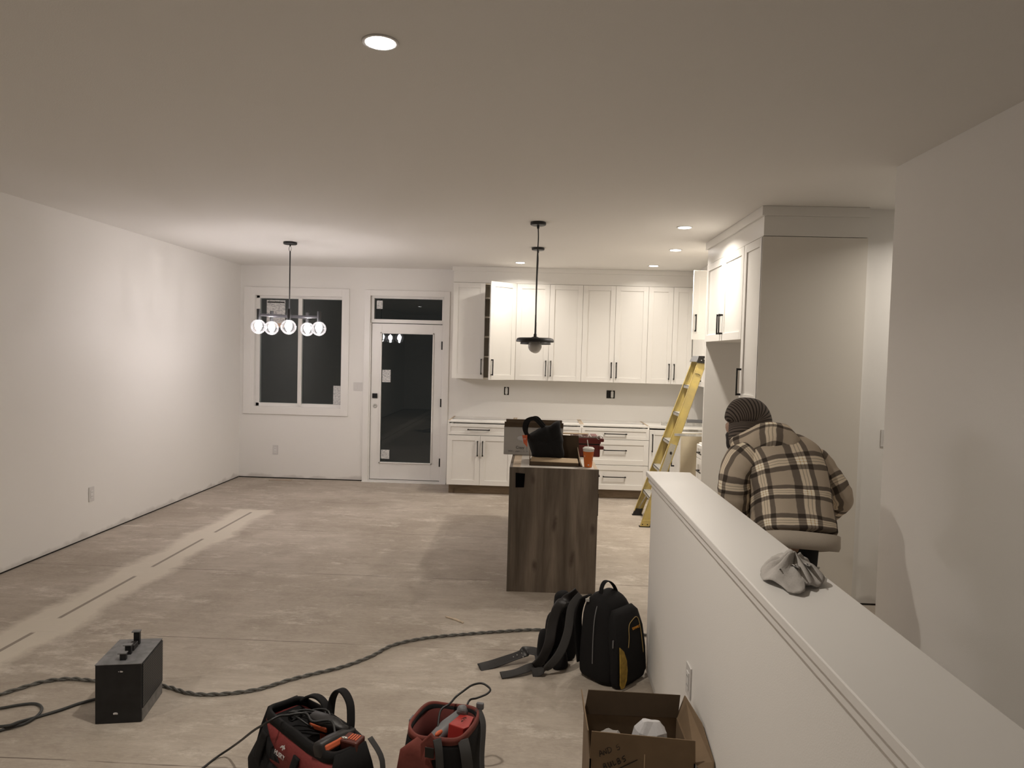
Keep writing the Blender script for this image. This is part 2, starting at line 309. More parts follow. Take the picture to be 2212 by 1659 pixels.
def smooth_path(P, n=6, closed=False):
    P = [Vector(p) for p in P]; out = []
    for i in range(len(P) - 1):
        p0 = P[max(i - 1, 0)]; p1 = P[i]; p2 = P[i + 1]; p3 = P[min(i + 2, len(P) - 1)]
        for k in range(n):
            t = k / n; out.append(0.5 * ((2 * p1) + (p2 - p0) * t + (2 * p0 - 5 * p1 + 4 * p2 - p3) * t * t + (3 * p1 - p0 - 3 * p2 + p3) * t ** 3))
    out.append(P[-1]); return out
def ribbon(bm, path, w, th, side): return loft(bm, path, [(w / 2, th / 2)] * len(path), 12, side, True, 5.0)
def strapr(bm, path, w, th, side=(0, 1, 0)): return loft(bm, path, [(th / 2, w / 2)] * len(path), 12, side, True, 5.0)
def pillow(bm, pts, y, dep):
    """puffed solid from an outline facing the -y direction; (scale, offset) rings"""
    P = [Vector(p) for p in pts]; c = sum(P, Vector()) / len(P); n = len(P); R = []
    for s_, o_ in ((.0, -1.0), (.45, -.97), (.8, -.85), (.95, -.6), (1.0, 0), (.95, .6), (.8, .85), (.4, 1.0)):
        q = []
        for p in P: v = c + (p - c) * max(s_, .02); v.y = y + o_ * dep; q.append(bm.verts.new(v))
        R.append(q)
    for i in range(len(R) - 1):
        for k in range(n): bm.faces.new((R[i][k], R[i][(k + 1) % n], R[i + 1][(k + 1) % n], R[i + 1][k]))
    bm.faces.new(R[0][::-1]); bm.faces.new(R[-1]); return bm
def ball(bm, c, r, seg=20, rings=12):
    m = Matrix.Translation(Vector(c)) @ Matrix.Diagonal((*(r if isinstance(r, (tuple, list)) else (r, r, r)), 1)); bmesh.ops.create_uvsphere(bm, u_segments=seg, v_segments=rings, radius=1, matrix=m); return bm
def jitter(bm, amt, scale=8, seed=0):
    from mathutils import noise
    for v in bm.verts: v.co += noise.noise_vector(v.co * scale + Vector((seed, seed, seed))) * amt
    return bm
def wloc(o):
    l = Vector((0, 0, 0))
    while o is not None: l += o.location; o = o.parent
    return l
def obj(name, bm, m, parent=None, sm=False, bev=0.0, sub=0, local=False, label=None, recalc=True):
    """one mesh object; coordinates are room coordinates unless local"""
    me = bpy.data.meshes.new(name)
    if recalc: bmesh.ops.recalc_face_normals(bm, faces=bm.faces)
    if parent is not None and not local: bmesh.ops.translate(bm, verts=bm.verts, vec=-wloc(parent))
    bm.to_mesh(me); bm.free()
    for mm in (m if isinstance(m, (list, tuple)) else [m]): me.materials.append(mm)
    if sm: me.shade_smooth()
    o = bpy.data.objects.new(name, me); C.objects.link(o); o.parent = parent
    if bev: b = o.modifiers.new('bevel', 'BEVEL'); b.width = bev; b.segments = 2; b.limit_method = 'ANGLE'
    if sub: s = o.modifiers.new('sub', 'SUBSURF'); s.levels = sub; s.render_levels = sub
    if label: o['label'] = label
    return o
def tag(o, label, cat, group=None, kind=None):
    o['label'] = label; o['category'] = cat
    if group: o['group'] = group
    if kind: o['kind'] = kind
    return o
def thing(name, label, cat, loc=(0, 0, 0), rotz=0.0, group=None):
    o = bpy.data.objects.new(name, None); C.objects.link(o); o.location = loc; o.rotation_euler = (0, 0, rotz); o.empty_display_size = 0.1
    return tag(o, label, cat, group)
def struct(name, bm, m, label=None, **k):
    o = obj(name, bm, m, **k); o['kind'] = 'structure'
    if label: o['label'] = label
    return o
def text(name, s, size, m, parent, M4, label=None, ext=0.0004, local=False):
    cu = bpy.data.curves.new('t', 'FONT'); cu.body = s; cu.size = size; cu.extrude = ext; cu.align_x = 'CENTER'; cu.align_y = 'CENTER'
    to = bpy.data.objects.new('t', cu); C.objects.link(to); dg = bpy.context.evaluated_depsgraph_get(); me = bpy.data.meshes.new_from_object(to.evaluated_get(dg)); bpy.data.objects.remove(to)
    me.transform(M4); 
    if not local: me.transform(Matrix.Translation(-wloc(parent)))
    me.materials.clear(); me.materials.append(m); me.name = name
    o = bpy.data.objects.new(name, me); C.objects.link(o); o.parent = parent
    if label: o['label'] = label
    return o
def M3(o, ex, ey, ez=None):
    ex = Vector(ex).normalized(); ey = Vector(ey); ey = (ey - ex * ey.dot(ex)).normalized(); ez = ex.cross(ey)
    return Matrix(((ex.x, ey.x, ez.x, o[0]), (ex.y, ey.y, ez.y, o[1]), (ex.z, ey.z, ez.z, o[2]), (0, 0, 0, 1)))
def dup(root, loc, label=None, group=None):
    r = root.copy(); C.objects.link(r); r.location = loc
    if label: r['label'] = label
    if group: r['group'] = group
    for ch in list(root.children):
        c = ch.copy(); C.objects.link(c); c.parent = r
        for g in list(ch.children):
            d = g.copy(); C.objects.link(d); d.parent = c
    return r
def area(name, parent, loc, r, watts, col, spread=PI):
    l = bpy.data.lights.new(name, 'AREA'); l.shape = 'DISK'; l.size = 2 * r; l.energy = watts; l.color = col; l.spread = spread
    o = bpy.data.objects.new(name, l); C.objects.link(o); o.parent = parent; o.location = loc; return o
def point(name, parent, loc, r, watts, col):
    l = bpy.data.lights.new(name, 'POINT'); l.shadow_soft_size = r; l.energy = watts; l.color = col
    o = bpy.data.objects.new(name, l); C.objects.link(o); o.parent = parent; o.location = loc; return o
# ---------------------------------------------------------------- room shell
H = 2.71; XL = -3.786; YB = 8.85; XR = 2.2; XN = 1.87; YN = 3.83; YF = 4.88; YK = -2.2; X2 = 3.4
struct('floor', B((XL - .15, X2 + .1, YK - .1, YB + .15, -0.05, 0)), MFL, 'beige unfinished plywood subfloor with pale patched strip')
struct('ceiling', B((XL - .15, X2 + .1, YK - .1, YB + .15, H, H + .05)), MC, 'plain matt ceiling')
GZ = 0.014
struct('wall_left', B((XL - .12, XL, YK, YB + .12, GZ, H)), MW, 'off-white left wall')
WX0, WX1, WZ0, WZ1 = -3.60, -2.455, 0.92, 2.335       # window opening
DX0, DX1, DZ1 = -2.135, -1.175, 2.385                 # door and transom opening
struct('wall_back', B((XL, WX0, YB, YB + .14, GZ, H), (WX0, WX1, YB, YB + .14, GZ, WZ0), (WX0, WX1, YB, YB + .14, WZ1, H), (WX1, DX0, YB, YB + .14, GZ, H), (DX0, DX1, YB, YB + .14, DZ1, H), (DX1, XR + .12, YB, YB + .14, GZ, H)), MW, 'off-white back wall with window and glass door')
struct('wall_kitchen', B((XR, XR + .12, YF + .12, YB, GZ, H)), MW)
struct('wall_hall', B((XR, X2, YF, YF + .12, GZ, H)), MW)
struct('wall_right', B((XN, XN + .13, YK, YN, GZ, H)), MW, 'off-white near right wall')
struct('wall_end', B((X2, X2 + .1, YK, YF + .12, GZ, H)), MW)
struct('wall_front', B((XL - .12, X2 + .1, YK - .12, YK, GZ, H)), MW)
struct('trim_1', B((XL - .11, XL - .008, YK, YB, 0, GZ), (XL, DX0, YB + .008, YB + .12, 0, GZ), (DX1, XR, YB + .008, YB + .12, 0, GZ), (XR + .008, XR + .1, YF + .1, YB, 0, GZ), (XR + .008, X2, YF + .008, YF + .1, 0, GZ), (XN + .008, XN + .12, YK, YN - .008, 0, GZ)), MDK, 'dark gap under the drywall')
# half wall by the stairs, with a painted cap
HX0, HX1, HY1 = 0.622, 0.792, 3.705
struct('wall_half', B((HX0, HX1, YK, HY1, GZ, 1.045), (HX0 + .01, HX1 - .01, YK, HY1 - .01, 0, GZ)), MW, 'white half wall beside the stairs')
struct('trim_2', B((0.592, 0.826, YK, HY1 + .022, 1.045, 1.07)), MT, 'flat white cap board on the half wall', bev=0.003)
struct('trim_3', B((0.605, 0.622, YK, HY1 + .012, 1.012, 1.045), (0.792, 0.812, YK, HY1 + .012, 1.012, 1.045), (0.605, 0.812, HY1, HY1 + .014, 1.012, 1.045)), MT, 'moulding strip under the cap', bev=0.002)
# window
win = struct('window_1', B((WX0, WX1, YB + .05, YB + .12, WZ0, WZ0 + .045), (WX0, WX1, YB + .05, YB + .12, WZ1 - .035, WZ1), (WX0, WX0 + .045, YB + .05, YB + .12, WZ0, WZ1), (WX1 - .035, WX1, YB + .05, YB + .12, WZ0, WZ1)), MT, 'white two-pane sliding window, dark outside', bev=.003)
obj('mullion', B((-3.052, -3.005, YB + .03, YB + .10, WZ0 + .02, WZ1 - .02), (-3.028, -3.001, YB + .02, YB + .04, WZ0 + .02, WZ1 - .02)), MT, win, bev=.003)
obj('pane', B((WX0 + .03, -3.04, YB + .075, YB + .081, WZ0 + .03, WZ1 - .02)), MGL, win)
obj('pane', B((-3.02, WX1 - .03, YB + .062, YB + .068, WZ0 + .03, WZ1 - .02)), MGL, win)
obj('latch', B((-3.022, -3.008, YB + .008, YB + .022, 1.26, 1.34)), MT, win)
obj('paper_notice', B((-3.475, -3.235, YB + .071, YB + .0725, 1.93, 2.28)), MPAPER, win, label='large printed notice taped to the left pane')
obj('notice_heading', B((-3.465, -3.245, YB + .0695, YB + .0707, 2.245, 2.262)), MINK, win)
obj('orange_label', B((-3.46, -3.25, YB + .0695, YB + .0705, 1.935, 1.985)), mat('pale_orange_print', (.62, .45, .34), .6), win)
obj('sticker', B((-2.595, -2.502, YB + .058, YB + .0595, .968, 1.205)), MPAPER, win, label='white sticker at the lower right corner of the pane')
def casing(name, x0, x1, z0, z1, w, t=.018, bottom=True, lab=None):
    bs = [(x0, x0 + w, YB - t, YB, z0, z1), (x1 - w, x1, YB - t, YB, z0, z1), (x0 + w, x1 - w, YB - t, YB, z1 - w, z1)]
    if bottom: bs.append((x0 + w, x1 - w, YB - t, YB, z0, z0 + w))
    return struct(name, B(*bs), MT, lab, bev=.002)
casing('trim_4', -3.737, -2.385, .824, 2.437, .095, lab='flat white casing round the window')
struct('trim_5', B((WX0 - .045, WX0 + .005, YB - .016, YB + .055, WZ0 - .012, WZ1 + .009), (WX1 - .005, WX1 + .006, YB - .001, YB + .055, WZ0, WZ1), (WX0 + .005, WX1 - .005, YB - .010, YB + .055, WZ0 - .012, WZ0 + .002), (WX0 + .005, WX1 - .005, YB - .010, YB + .055, WZ1 - .002, WZ1 + .009)), MT, 'window reveal')
# back door with transom
door = struct('door_1', B((-2.102, -1.975, YB + .03, YB + .075, .03, 2.014), (-1.322, -1.205, YB + .03, YB + .075, .03, 2.014), (-1.975, -1.322, YB + .03, YB + .075, .03, .249), (-1.975, -1.322, YB + .03, YB + .075, 1.892, 2.014)), MT, 'white full-glass back door', bev=.002)
obj('glazing_bead', B((-1.99, -1.972, YB + .018, YB + .03, .235, 1.905), (-1.325, -1.307, YB + .018, YB + .03, .235, 1.905), (-1.99, -1.307, YB + .018, YB + .03, .235, .252), (-1.99, -1.307, YB + .018, YB + .03, 1.888, 1.905)), MT, door, bev=.003)
obj('glass_pane', B((-1.98, -1.317, YB + .048, YB + .056, .245, 1.897)), MGL, door)
for z in (1.755, 1.03, .27): obj('hinge', B((-1.211, -1.195, YB - .004, YB + .012, z - .055, z + .05)), MB, door)
obj('deadbolt', B((-2.082, -2.018, YB + .012, YB + .03, 1.065, 1.125)), MB, door, bev=.004, label='square black deadbolt keypad')
k = bmesh.new(); lathe(k, ((.028, 0), (.026, .006), (.012, .008), (.010, .002)), seg=24); bmesh.ops.rotate(k, verts=k.verts, matrix=Matrix.Rotation(PI / 2, 3, 'X')); bmesh.ops.translate(k, verts=k.verts, vec=(-2.046, YB + .03, .965))
obj('latch_bore', k, MALU, door, sm=True, label='bare latch hole with metal ring')
obj('sticker', B((-1.965, -1.858, YB + .045, YB + .0465, 1.27, 1.428)), MPAPER, door); obj('sticker', B((-1.963, -1.855, YB + .045, YB + .0465, .29, .405)), MPAPER, door)
obj('swirl_scuff', B((-1.47, -1.35, YB + .0455, YB + .0465, .26, .34)), mat('milky_film', (.12, .115, .10), .7), door) if False else None
tr = struct('window_2', B((DX0, -2.08, YB + .03, YB + .10, 2.062, DZ1), (-1.214, DX1, YB + .03, YB + .10, 2.062, DZ1), (-2.08, -1.214, YB + .03, YB + .10, 2.332, DZ1), (-2.08, -1.214, YB + .03, YB + .10, 2.022, 2.069), (DX0, -2.08, YB + .03, YB + .10, 2.022, 2.062), (-1.214, DX1, YB + .03, YB + .10, 2.022, 2.062)), MT, 'narrow transom window over the back door', bev=.002)
obj('pane', B((-2.082, -1.212, YB + .06, YB + .068, 2.065, 2.335)), MGL, tr)
obj('sticker', B((-2.055, -1.978, YB + .056, YB + .0575, 2.20, 2.305)), MPAPER, tr)
struct('trim_6', B((DX0, -2.106, YB - .002, YB + .10, .02, 2.022), (-1.201, DX1, YB - .002, YB + .10, .02, 2.022), (DX0, DX1, YB + .0, YB + .13, .0, .022)), MT, 'door jamb')
casing('trim_7', -2.19, -1.112, .0, 2.432, .072, bottom=False, lab='flat white casing round the door')
struct('trim_8', B((DX0 - .05, DX1 + .06, YB - .06, YB - .0181, 0, .012)), MT, 'white door sill')
# ---------------------------------------------------------------- kitchen cabinets
def bar_handle(bm, p, axis, L, face):
    """square bar pull centred at p (on the door face); axis = 'x','y','z' ; face = outward normal"""
    p = Vector(p); n = Vector(face); a = {'x': Vector((1, 0, 0)), 'y': Vector((0, 1, 0)), 'z': Vector((0, 0, 1))}[axis]; t = n.cross(a)
    def bb(c, la, ln, lt):
        vs = [c + a * (sa * la) + n * (sn * ln) + t * (st * lt) for sa in (-1, 1) for sn in (-1, 1) for st in (-1, 1)]
        v = [bm.verts.new(q) for q in vs]
        for f in ((0, 1, 3, 2), (4, 6, 7, 5), (0, 4, 5, 1), (2, 3, 7, 6), (0, 2, 6, 4), (1, 5, 7, 3)): bm.faces.new([v[i] for i in f])
    bb(p + n * .030, L / 2, .005, .005)
    for s in (-1, 1): bb(p + a * (s * (L / 2 - .008)) + n * .014, .007, .0145, .006)
    return bm
def shaker(name, parent, o, u, n, W, Hh, m=MK, stile=.060, t=.019, hp=None, haxis='z', hl=.165, label=None):
    """a recessed panel front: o lower corner on the outer face, u unit width direction, n outward normal"""
    o = Vector(o); u = Vector(u); n = Vector(n); z = Vector((0, 0, 1)); bm = bmesh.new(); g = .0015
    def bb(u0, u1, z0, z1, d0, d1):
        v = [bm.verts.new(o + u * a + z * b - n * c) for a in (u0, u1) for b in (z0, z1) for c in (d0, d1)]
        for f in ((0, 1, 3, 2), (4, 6, 7, 5), (0, 4, 5, 1), (2, 3, 7, 6), (0, 2, 6, 4), (1, 5, 7, 3)): bm.faces.new([v[i] for i in f])
    s = min(stile, Hh * .28)
    bb(g, s, g, Hh - g, 0, t); bb(W - s, W - g, g, Hh - g, 0, t); bb(s, W - s, g, s, 0, t); bb(s, W - s, Hh - s, Hh - g, 0, t); bb(s, W - s, s, Hh - s, .009, t - .002)
    d = obj(name, bm, m, parent, bev=.0012, label=label)
    if hp is not None:
        hb = bmesh.new(); bar_handle(hb, o + u * hp[0] + z * hp[1], haxis, hl, n); obj('handle', hb, MB, d)
    return d
UY = 8.49; BY = 8.22; UZ0, UZ1 = 1.358, 2.517; X_ = (1, 0, 0); FN = (0, -1, 0)
def carcass(bm, x0, x1, y0, y1, z0, z1, t=.018, open_='y0', shelves=()):
    box(bm, x0, x0 + t, y0, y1, z0, z1); box(bm, x1 - t, x1, y0, y1, z0, z1); box(bm, x0 + t, x1 - t, y0, y1, z0, z0 + t); box(bm, x0 + t, x1 - t, y0, y1, z1 - t, z1); box(bm, x0 + t, x1 - t, y1 - t, y1, z0 + t, z1 - t)
    for z in shelves: box(bm, x0 + t, x1 - t, y0 + .02, y1 - t, z, z + t)
    return bm
HZ = .055  # lower edge of wall-cabinet pulls above the door bottom
ub = [-1.028, -.263, .532, 1.312, 1.846]; labs = ['white wall cabinet left of the others with its right door swung open', 'white two-door wall cabinet behind the hanging pendant lamp', 'white two-door wall cabinet above the double outlet', 'white two-door wall cabinet in the far right corner behind the ladder']
for i in range(4):
    x0, x1 = ub[i], ub[i + 1]; t = thing('wall_cabinet', labs[i], 'cabinet', ((x0 + x1) / 2, 8.66, UZ0), group='upper cabinets on the back wall')
    obj('carcass', carcass(bmesh.new(), x0 + .0005, x1 - .0005, UY + .0205, YB - .001, UZ0, UZ1, shelves=(1.62, 1.86, 2.1, 2.33) if i == 0 else ()), MKI, t)
    wd = (x1 - x0) / 2 if i < 3 else .296
    hh = UZ1 - UZ0
    shaker('door', t, (x0, UY, UZ0), X_, FN, wd if i else .385, hh, hp=((wd if i else .385) - .03, HZ + .095), hl=.19)
    if i == 0:
        a = math.radians(40); u = Vector((-math.cos(a), -math.sin(a), 0)); n = Vector((math.sin(a) * -1, -math.cos(a), 0)); n = Vector((u.y, -u.x, 0)); n = n if n.y < 0 else -n
        shaker('door', t, (x1 - .002, UY - .002, UZ0), u, n, .383, hh, hp=(.383 - .03, HZ + .095), hl=.19, label='door standing open')
    else:
        shaker('door', t, (x0 + wd, UY, UZ0), X_, FN, (x1 - x0) - wd, hh, hp=(.03, HZ + .095), hl=.19)
struct('trim_9', B((-1.03, 1.86, UY + .012, YB - .001, UZ1 + .002, 2.655), (-1.045, 1.86, UY - .002, YB - .001, 2.655, H - .001)), MK, 'white filler board between cabinets and ceiling', bev=.001)
bb_ = [-1.032, -.250, .545, 1.332]; BZ = .868
def base_top(bm, x0, x1, y0, y1):
    box(bm, x0, x1, y0, y0 + .095, BZ - .018, BZ); box(bm, x0, x1, y1 - .075, y1, BZ - .018, BZ)
blab = ['white base cabinet nearest the back door with one drawer over two doors', 'white base cabinet hidden behind the bag on the island', 'white three-drawer base cabinet between island and ladder']
for i in range(3):
    x0, x1 = bb_[i], bb_[i + 1]; t = thing('base_cabinet', blab[i], 'cabinet', ((x0 + x1) / 2, 8.5, 0), group='base cabinets on the back wall')
    bm = bmesh.new(); y0 = BY + .0205; y1 = YB - .001
    box(bm, x0 + .0005, x0 + .018, y0, y1, .11, BZ); box(bm, x1 - .018, x1 - .0005, y0, y1, .11, BZ); box(bm, x0 + .018, x1 - .018, y0, y1, .11, .128); box(bm, x0 + .018, x1 - .018, y1 - .018, y1, .128, BZ)
    box(bm, x0 + .018, x1 - .018, y0, y0 + .20, BZ - .016, BZ); box(bm, x0 + .018, x1 - .018, y1 - .24, y1 - .018, BZ - .016, BZ); obj('carcass', bm, MK, t)
    for xe in (x0 + .002, x1 - .024): obj('raw_edge', B((xe, xe + .022, y0 + .02, y1, BZ, BZ + .0015)), MKE, t, label='unpainted brown top edge')
    obj('toe_kick', B((x0 + (.02 if i == 0 else 0), x1, 8.297, 8.315, 0, .11)), MTOE, t, label='brown wood-look toe kick')
    W = x1 - x0
    shaker('drawer', t, (x0, BY, .705), X_, FN, W, .133, stile=.045, hp=(W / 2 + (.0 if i else -.02), .0665), haxis='x', hl=.265)
    if i < 2:
        for s in (0, 1): shaker('door', t, (x0 + s * W / 2, BY, .112), X_, FN, W / 2, .588, hp=((W / 2 - .03) if s == 0 else .03, .588 - .15), hl=.18)
    else:
        shaker('drawer', t, (x0, BY, .405), X_, FN, W, .297, hp=(W / 2, .175), haxis='x', hl=.27); shaker('drawer', t, (x0, BY, .112), X_, FN, W, .290, hp=(W / 2, .155), haxis='x', hl=.27)
# corner base cabinet turning onto the right wall
FX = 1.575; FNX = (-1, 0, 0); Yd = (0, -1, 0)
t = thing('corner_cabinet', 'white corner base cabinet behind the ladder with beige unfinished side', 'cabinet', (1.8, 8.2, 0))
x0 = 1.3325; y0 = 7.645
obj('carcass', B((x0, 1.595, BY + .0205, YB - .001, .11, BZ), (1.595, XR - .001, y0 + .004, YB - .001, .11, BZ - .02), (x0, XR - .001, BY + .0205, BY + .03, .11, BZ)), MK, t)
obj('top_board', B((x0 + .001, XR - .001, BY + .004, YB - .001, BZ - .0195, BZ + .001), (FX + .004, FX + .14, y0 - .014, BY + .004, BZ - .0195, BZ + .001), (FX + .14, XR - .001, y0 - .014, y0 + .02, BZ - .0195, BZ + .001)), MK, t)
obj('side_panel', B((FX + .004, XR - .001, y0 - .016, y0, 0, BZ)), mat('beige_melamine', (.66, .58, .43), .5), t, label='beige unfinished side panel')
shaker('door', t, (x0 + .001, BY, .112), X_, FN, FX - x0 - .022, .72, hp=(.035, .72 - .155), hl=.21)
shaker('door', t, (FX, BY - .002, .112), Yd, FNX, BY - y0 - .03, .72, hp=(BY - y0 - .30, .445), hl=.21)
obj('toe_kick', B((x0, FX + .06, 8.297, 8.315, 0, .11), (FX + .06, FX + .075, y0, 8.3, 0, .11)), MTOE, t)
# drawers beside the fridge panel
t = thing('drawer_cabinet', 'small white drawer base cabinet between the stove gap and the fridge panel', 'cabinet', (1.88, 6.64, 0))
obj('carcass', B((FX + .0205, XR - .001, 6.412, 6.872, .11, BZ - .006)), MK, t); obj('toe_kick', B((FX + .07, XR - .01, 6.42, 6.865, 0, .11)), MTOE, t)
shaker('drawer', t, (FX, 6.872, .72), Yd, FNX, .46, .128, stile=.04, hp=(.235, .062), haxis='y', hl=.20); shaker('drawer', t, (FX, 6.872, .42), Yd, FNX, .46, .298, hp=(.235, .19), haxis='y', hl=.20); shaker('drawer', t, (FX, 6.872, .112), Yd, FNX, .46, .305, hp=(.235, .19), haxis='y', hl=.20)
# upper cabinets on the right wall
UX = 1.85
t = thing('wall_cabinet', 'white tall wall cabinet turning the corner onto the right wall', 'cabinet', (2.02, 8.0, UZ0), group='upper cabinets on the right wall')
obj('carcass', B((UX + .0205, XR - .001, 7.56, 8.488, UZ0, UZ1)), MK, t)
shaker('door', t, (UX, 8.486, UZ0), Yd, FNX, .46, UZ1 - UZ0, hp=(.43, HZ + .095), hl=.19); shaker('door', t, (UX, 8.024, UZ0), Yd, FNX, .46, UZ1 - UZ0, hp=(.03, HZ + .095), hl=.19)
t = thing('wall_cabinet', 'short white wall cabinet over the stove gap with one door swung open', 'cabinet', (2.02, 7.18, 1.85), group='upper cabinets on the right wall')
obj('carcass', B((UX + .0205, XR - .001, 6.802, 7.558, 1.853, UZ1)), MKI, t)
shaker('door', t, (UX, 7.558, 1.853), Yd, FNX, .376, UZ1 - 1.853, hp=(.345, .14), hl=.165)
shaker('door', t, (UX - .003, 6.82, 1.853), (-1, 0, 0), FN, .372, UZ1 - 1.853, hp=(.342, .16), hl=.165, label='door standing open, facing the room')
t = thing('wall_cabinet', 'white narrow wall cabinet hidden beyond the fridge panel', 'cabinet', (2.02, 6.6, UZ0), group='upper cabinets on the right wall')
obj('carcass', B((UX + .0205, XR - .001, 6.412, 6.798, UZ0, UZ1)), MK, t); shaker('door', t, (UX, 6.798, UZ0), Yd, FNX, .386, UZ1 - UZ0, hp=(.03, .15), hl=.19)
struct('trim_10', B((UX + .012, XR - .001, 6.412, 8.5, UZ1 + .002, H - .001)), MK, 'filler board above the right wall cabinets')
# pantry and fridge surround
PX = 1.497; PY = 4.836; NY = 6.387
t = thing('pantry_cabinet', 'tall white pantry cabinet with wide plain side panel behind the person', 'cabinet', (1.85, 5.05, 0))
obj('side_panel', B((PX, XR - .004, PY, PY + .018, 0, 2.508)), mat('pantry_side_paint', (.80, .76, .69), .5), t); obj('carcass', B((PX + .0205, XR - .004, PY + .018, 5.262, .0, 2.508)), MK, t)
shaker('door', t, (PX, 5.252, 1.365), Yd, FNX, 5.252 - PY - .004, 1.143, hp=(.035, .145), hl=.20); shaker('door', t, (PX, 5.252, .10), Yd, FNX, 5.252 - PY - .004, 1.262, hp=(.035, 1.0), hl=.20)
t = thing('fridge_cabinet', 'white two-door cabinet bridging the empty fridge opening', 'cabinet', (1.85, 5.8, 1.82))
obj('carcass', B((PX + .0205, XR - .004, 5.265, NY - .018, 1.825, 2.508)), MK, t)
w_ = (NY - 5.262) / 2
for s in (0, 1): shaker('door', t, (PX, NY - .002 - s * w_, 1.822), Yd, FNX, w_ - .001, .686, hp=((w_ - .03) if s == 0 else .03, .135), hl=.165)
obj('end_panel', B((PX + .012, XR - .004, NY - .014, NY + .012, 0, 2.508)), MK, t, label='tall end panel at the far side of the fridge opening')
struct('trim_11', B((PX + .006, XR - .004, PY + .001, NY + .012, 2.512, 2.645), (PX - .012, XR - .004, PY - .012, NY + .03, 2.645, H - .001)), MK, 'white crown filler above pantry and fridge cabinets', bev=.001)
# ---------------------------------------------------------------- outlets and switches
def outlet(name, label, P, ex, n, w=.072, h=.118, kind='outlet', group=None):
    t = thing(name, label, kind, P, group=group); ex = Vector(ex); n = Vector(n); z = Vector((0, 0, 1))
    def slab(cx, cz, a, b, d0, d1):
        bm = bmesh.new(); v = [bm.verts.new(ex * (cx + sx * a) + z * (cz + sz * b) + n * d) for sx in (-1, 1) for sz in (-1, 1) for d in (d0, d1)]
        for f in ((0, 1, 3, 2), (4, 6, 7, 5), (0, 4, 5, 1), (2, 3, 7, 6), (0, 2, 6, 4), (1, 5, 7, 3)): bm.faces.new([v[i] for i in f])
        return bm
    return t, slab
MPL2 = mat('ivory_plate', (.70, .68, .66), .35)
def plate(label, P, ex, n, w, h, gangs=1, rocker=True, group=None):
    t, slab = outlet('light_switch' if rocker else 'wall_outlet', label, P, ex, n, kind='switch' if rocker else 'outlet', group=group)
    obj('cover_plate', slab(0, 0, w / 2, h / 2, .0005, .006), MPL2, t, local=True, bev=.001)
    for g in range(gangs):
        cx = (g - (gangs - 1) / 2) * .046
        if rocker: obj('rocker', slab(cx, 0, .016, .033, .006, .010), MPL2, t, local=True, bev=.001)
        else:
            o = obj('socket', slab(cx, 0, .017, .034, .006, .009), MPLASTIC, t, local=True, bev=.001)
            for zz in (-.018, .018):
                for xx in (-.006, .006): obj('slot', slab(cx + xx, zz, .001, .004, .009, .0095), MDK, o, local=True)
    return t
plate('white double rocker switch between window and back door', (-2.264, YB, 1.207), X_, FN, .112, .108, 2)
plate('white wall outlet low under the window', (-3.313, YB, .367), X_, FN, .070, .118, 1, False)
plate('white wall outlet low on the left wall', (XL, 5.853, .376), (0, 1, 0), (1, 0, 0), .070, .125, 1, False)
plate('white switch plate on the hall wall, half hidden by the near right wall', (2.397, YF, 1.163), X_, FN, .072, .118, 1)
plate('white outlet on the half wall behind the open carton', (HX0, 2.69, .43), (0, 1, 0), (-1, 0, 0), .075, .12, 1, False)
def open_box(label, P, w, h, recs):
    t, slab = outlet('outlet_box', label, P, X_, FN, kind='outlet', group='unfinished outlets over the counter')
    obj('box_opening', slab(0, 0, w / 2, h / 2, .0005, .003), MDK, t, local=True)
    for cx in recs: o = obj('receptacle', slab(cx, 0, .016, .036, .003, .012), MPLASTIC, t, local=True, bev=.002); obj('strap', slab(cx, 0, .009, .052, .003, .005), MALU, t, local=True)
    return t, slab
open_box('single outlet without cover in the bare backsplash', (-.374, YB, 1.204), .062, .10, (0,))
t2, sl = open_box('double outlet box with one device and loose wires in the backsplash', (.934, YB, 1.197), .104, .10, (.018,))
wb = bmesh.new(); 
for k_ in range(3): tube(wb, smooth_path([Vector((-.045 + .01 * k_, -.004, .04)), Vector((-.03 + .008 * k_, -.012, 0.01)), Vector((-.04 + .01 * k_, -.01, -.02)), Vector((-.02 + .004 * k_, -.006, -.04))], 4), .002, 6)
obj('wire', wb, MSTRAP, t2, local=True)
# ---------------------------------------------------------------- ceiling lights
def downlight(label, x, y, W):
    t = thing('recessed_light', label, 'ceiling light', (x, y, H), group='recessed ceiling lights')
    obj('trim_ring', lathe(bmesh.new(), ((.049, -.001), (.050, -.004), (.060, -.0045), (.063, -.001)), seg=40), MPLASTIC, t, sm=True, local=True)
    obj('diffuser', lathe(bmesh.new(), ((.001, -.0045), (.0495, -.0045), (.0495, -.002)), seg=40), MEMIT, t, local=True)
    area('lamp', t, (0, 0, -.008), .047, W, WARM, math.radians(150)); return t
L0 = downlight('large recessed light nearest the camera', -.558, 2.404, DOWN_W * .85)
downlight('recessed light in the ceiling out of the picture on the left', -2.73, 1.60, DOWN_W * .40)
downlight('recessed light over the stair hall, right of the pantry', 2.75, 4.25, DOWN_W * 0.42)
downlight('recessed light nearest the pantry, first of the right-hand row', 1.14, 5.672, DOWN_W * .52)
downlight('recessed light in the middle of the right-hand row', 1.30, 6.86, DOWN_W * 1.05)
downlight('recessed light farthest back on the right, above the wall cabinets', 1.288, 8.06, DOWN_W * .17)
downlight('recessed light left of the pendants, close to the back cabinets', -.22, 8.03, DOWN_W * .36)
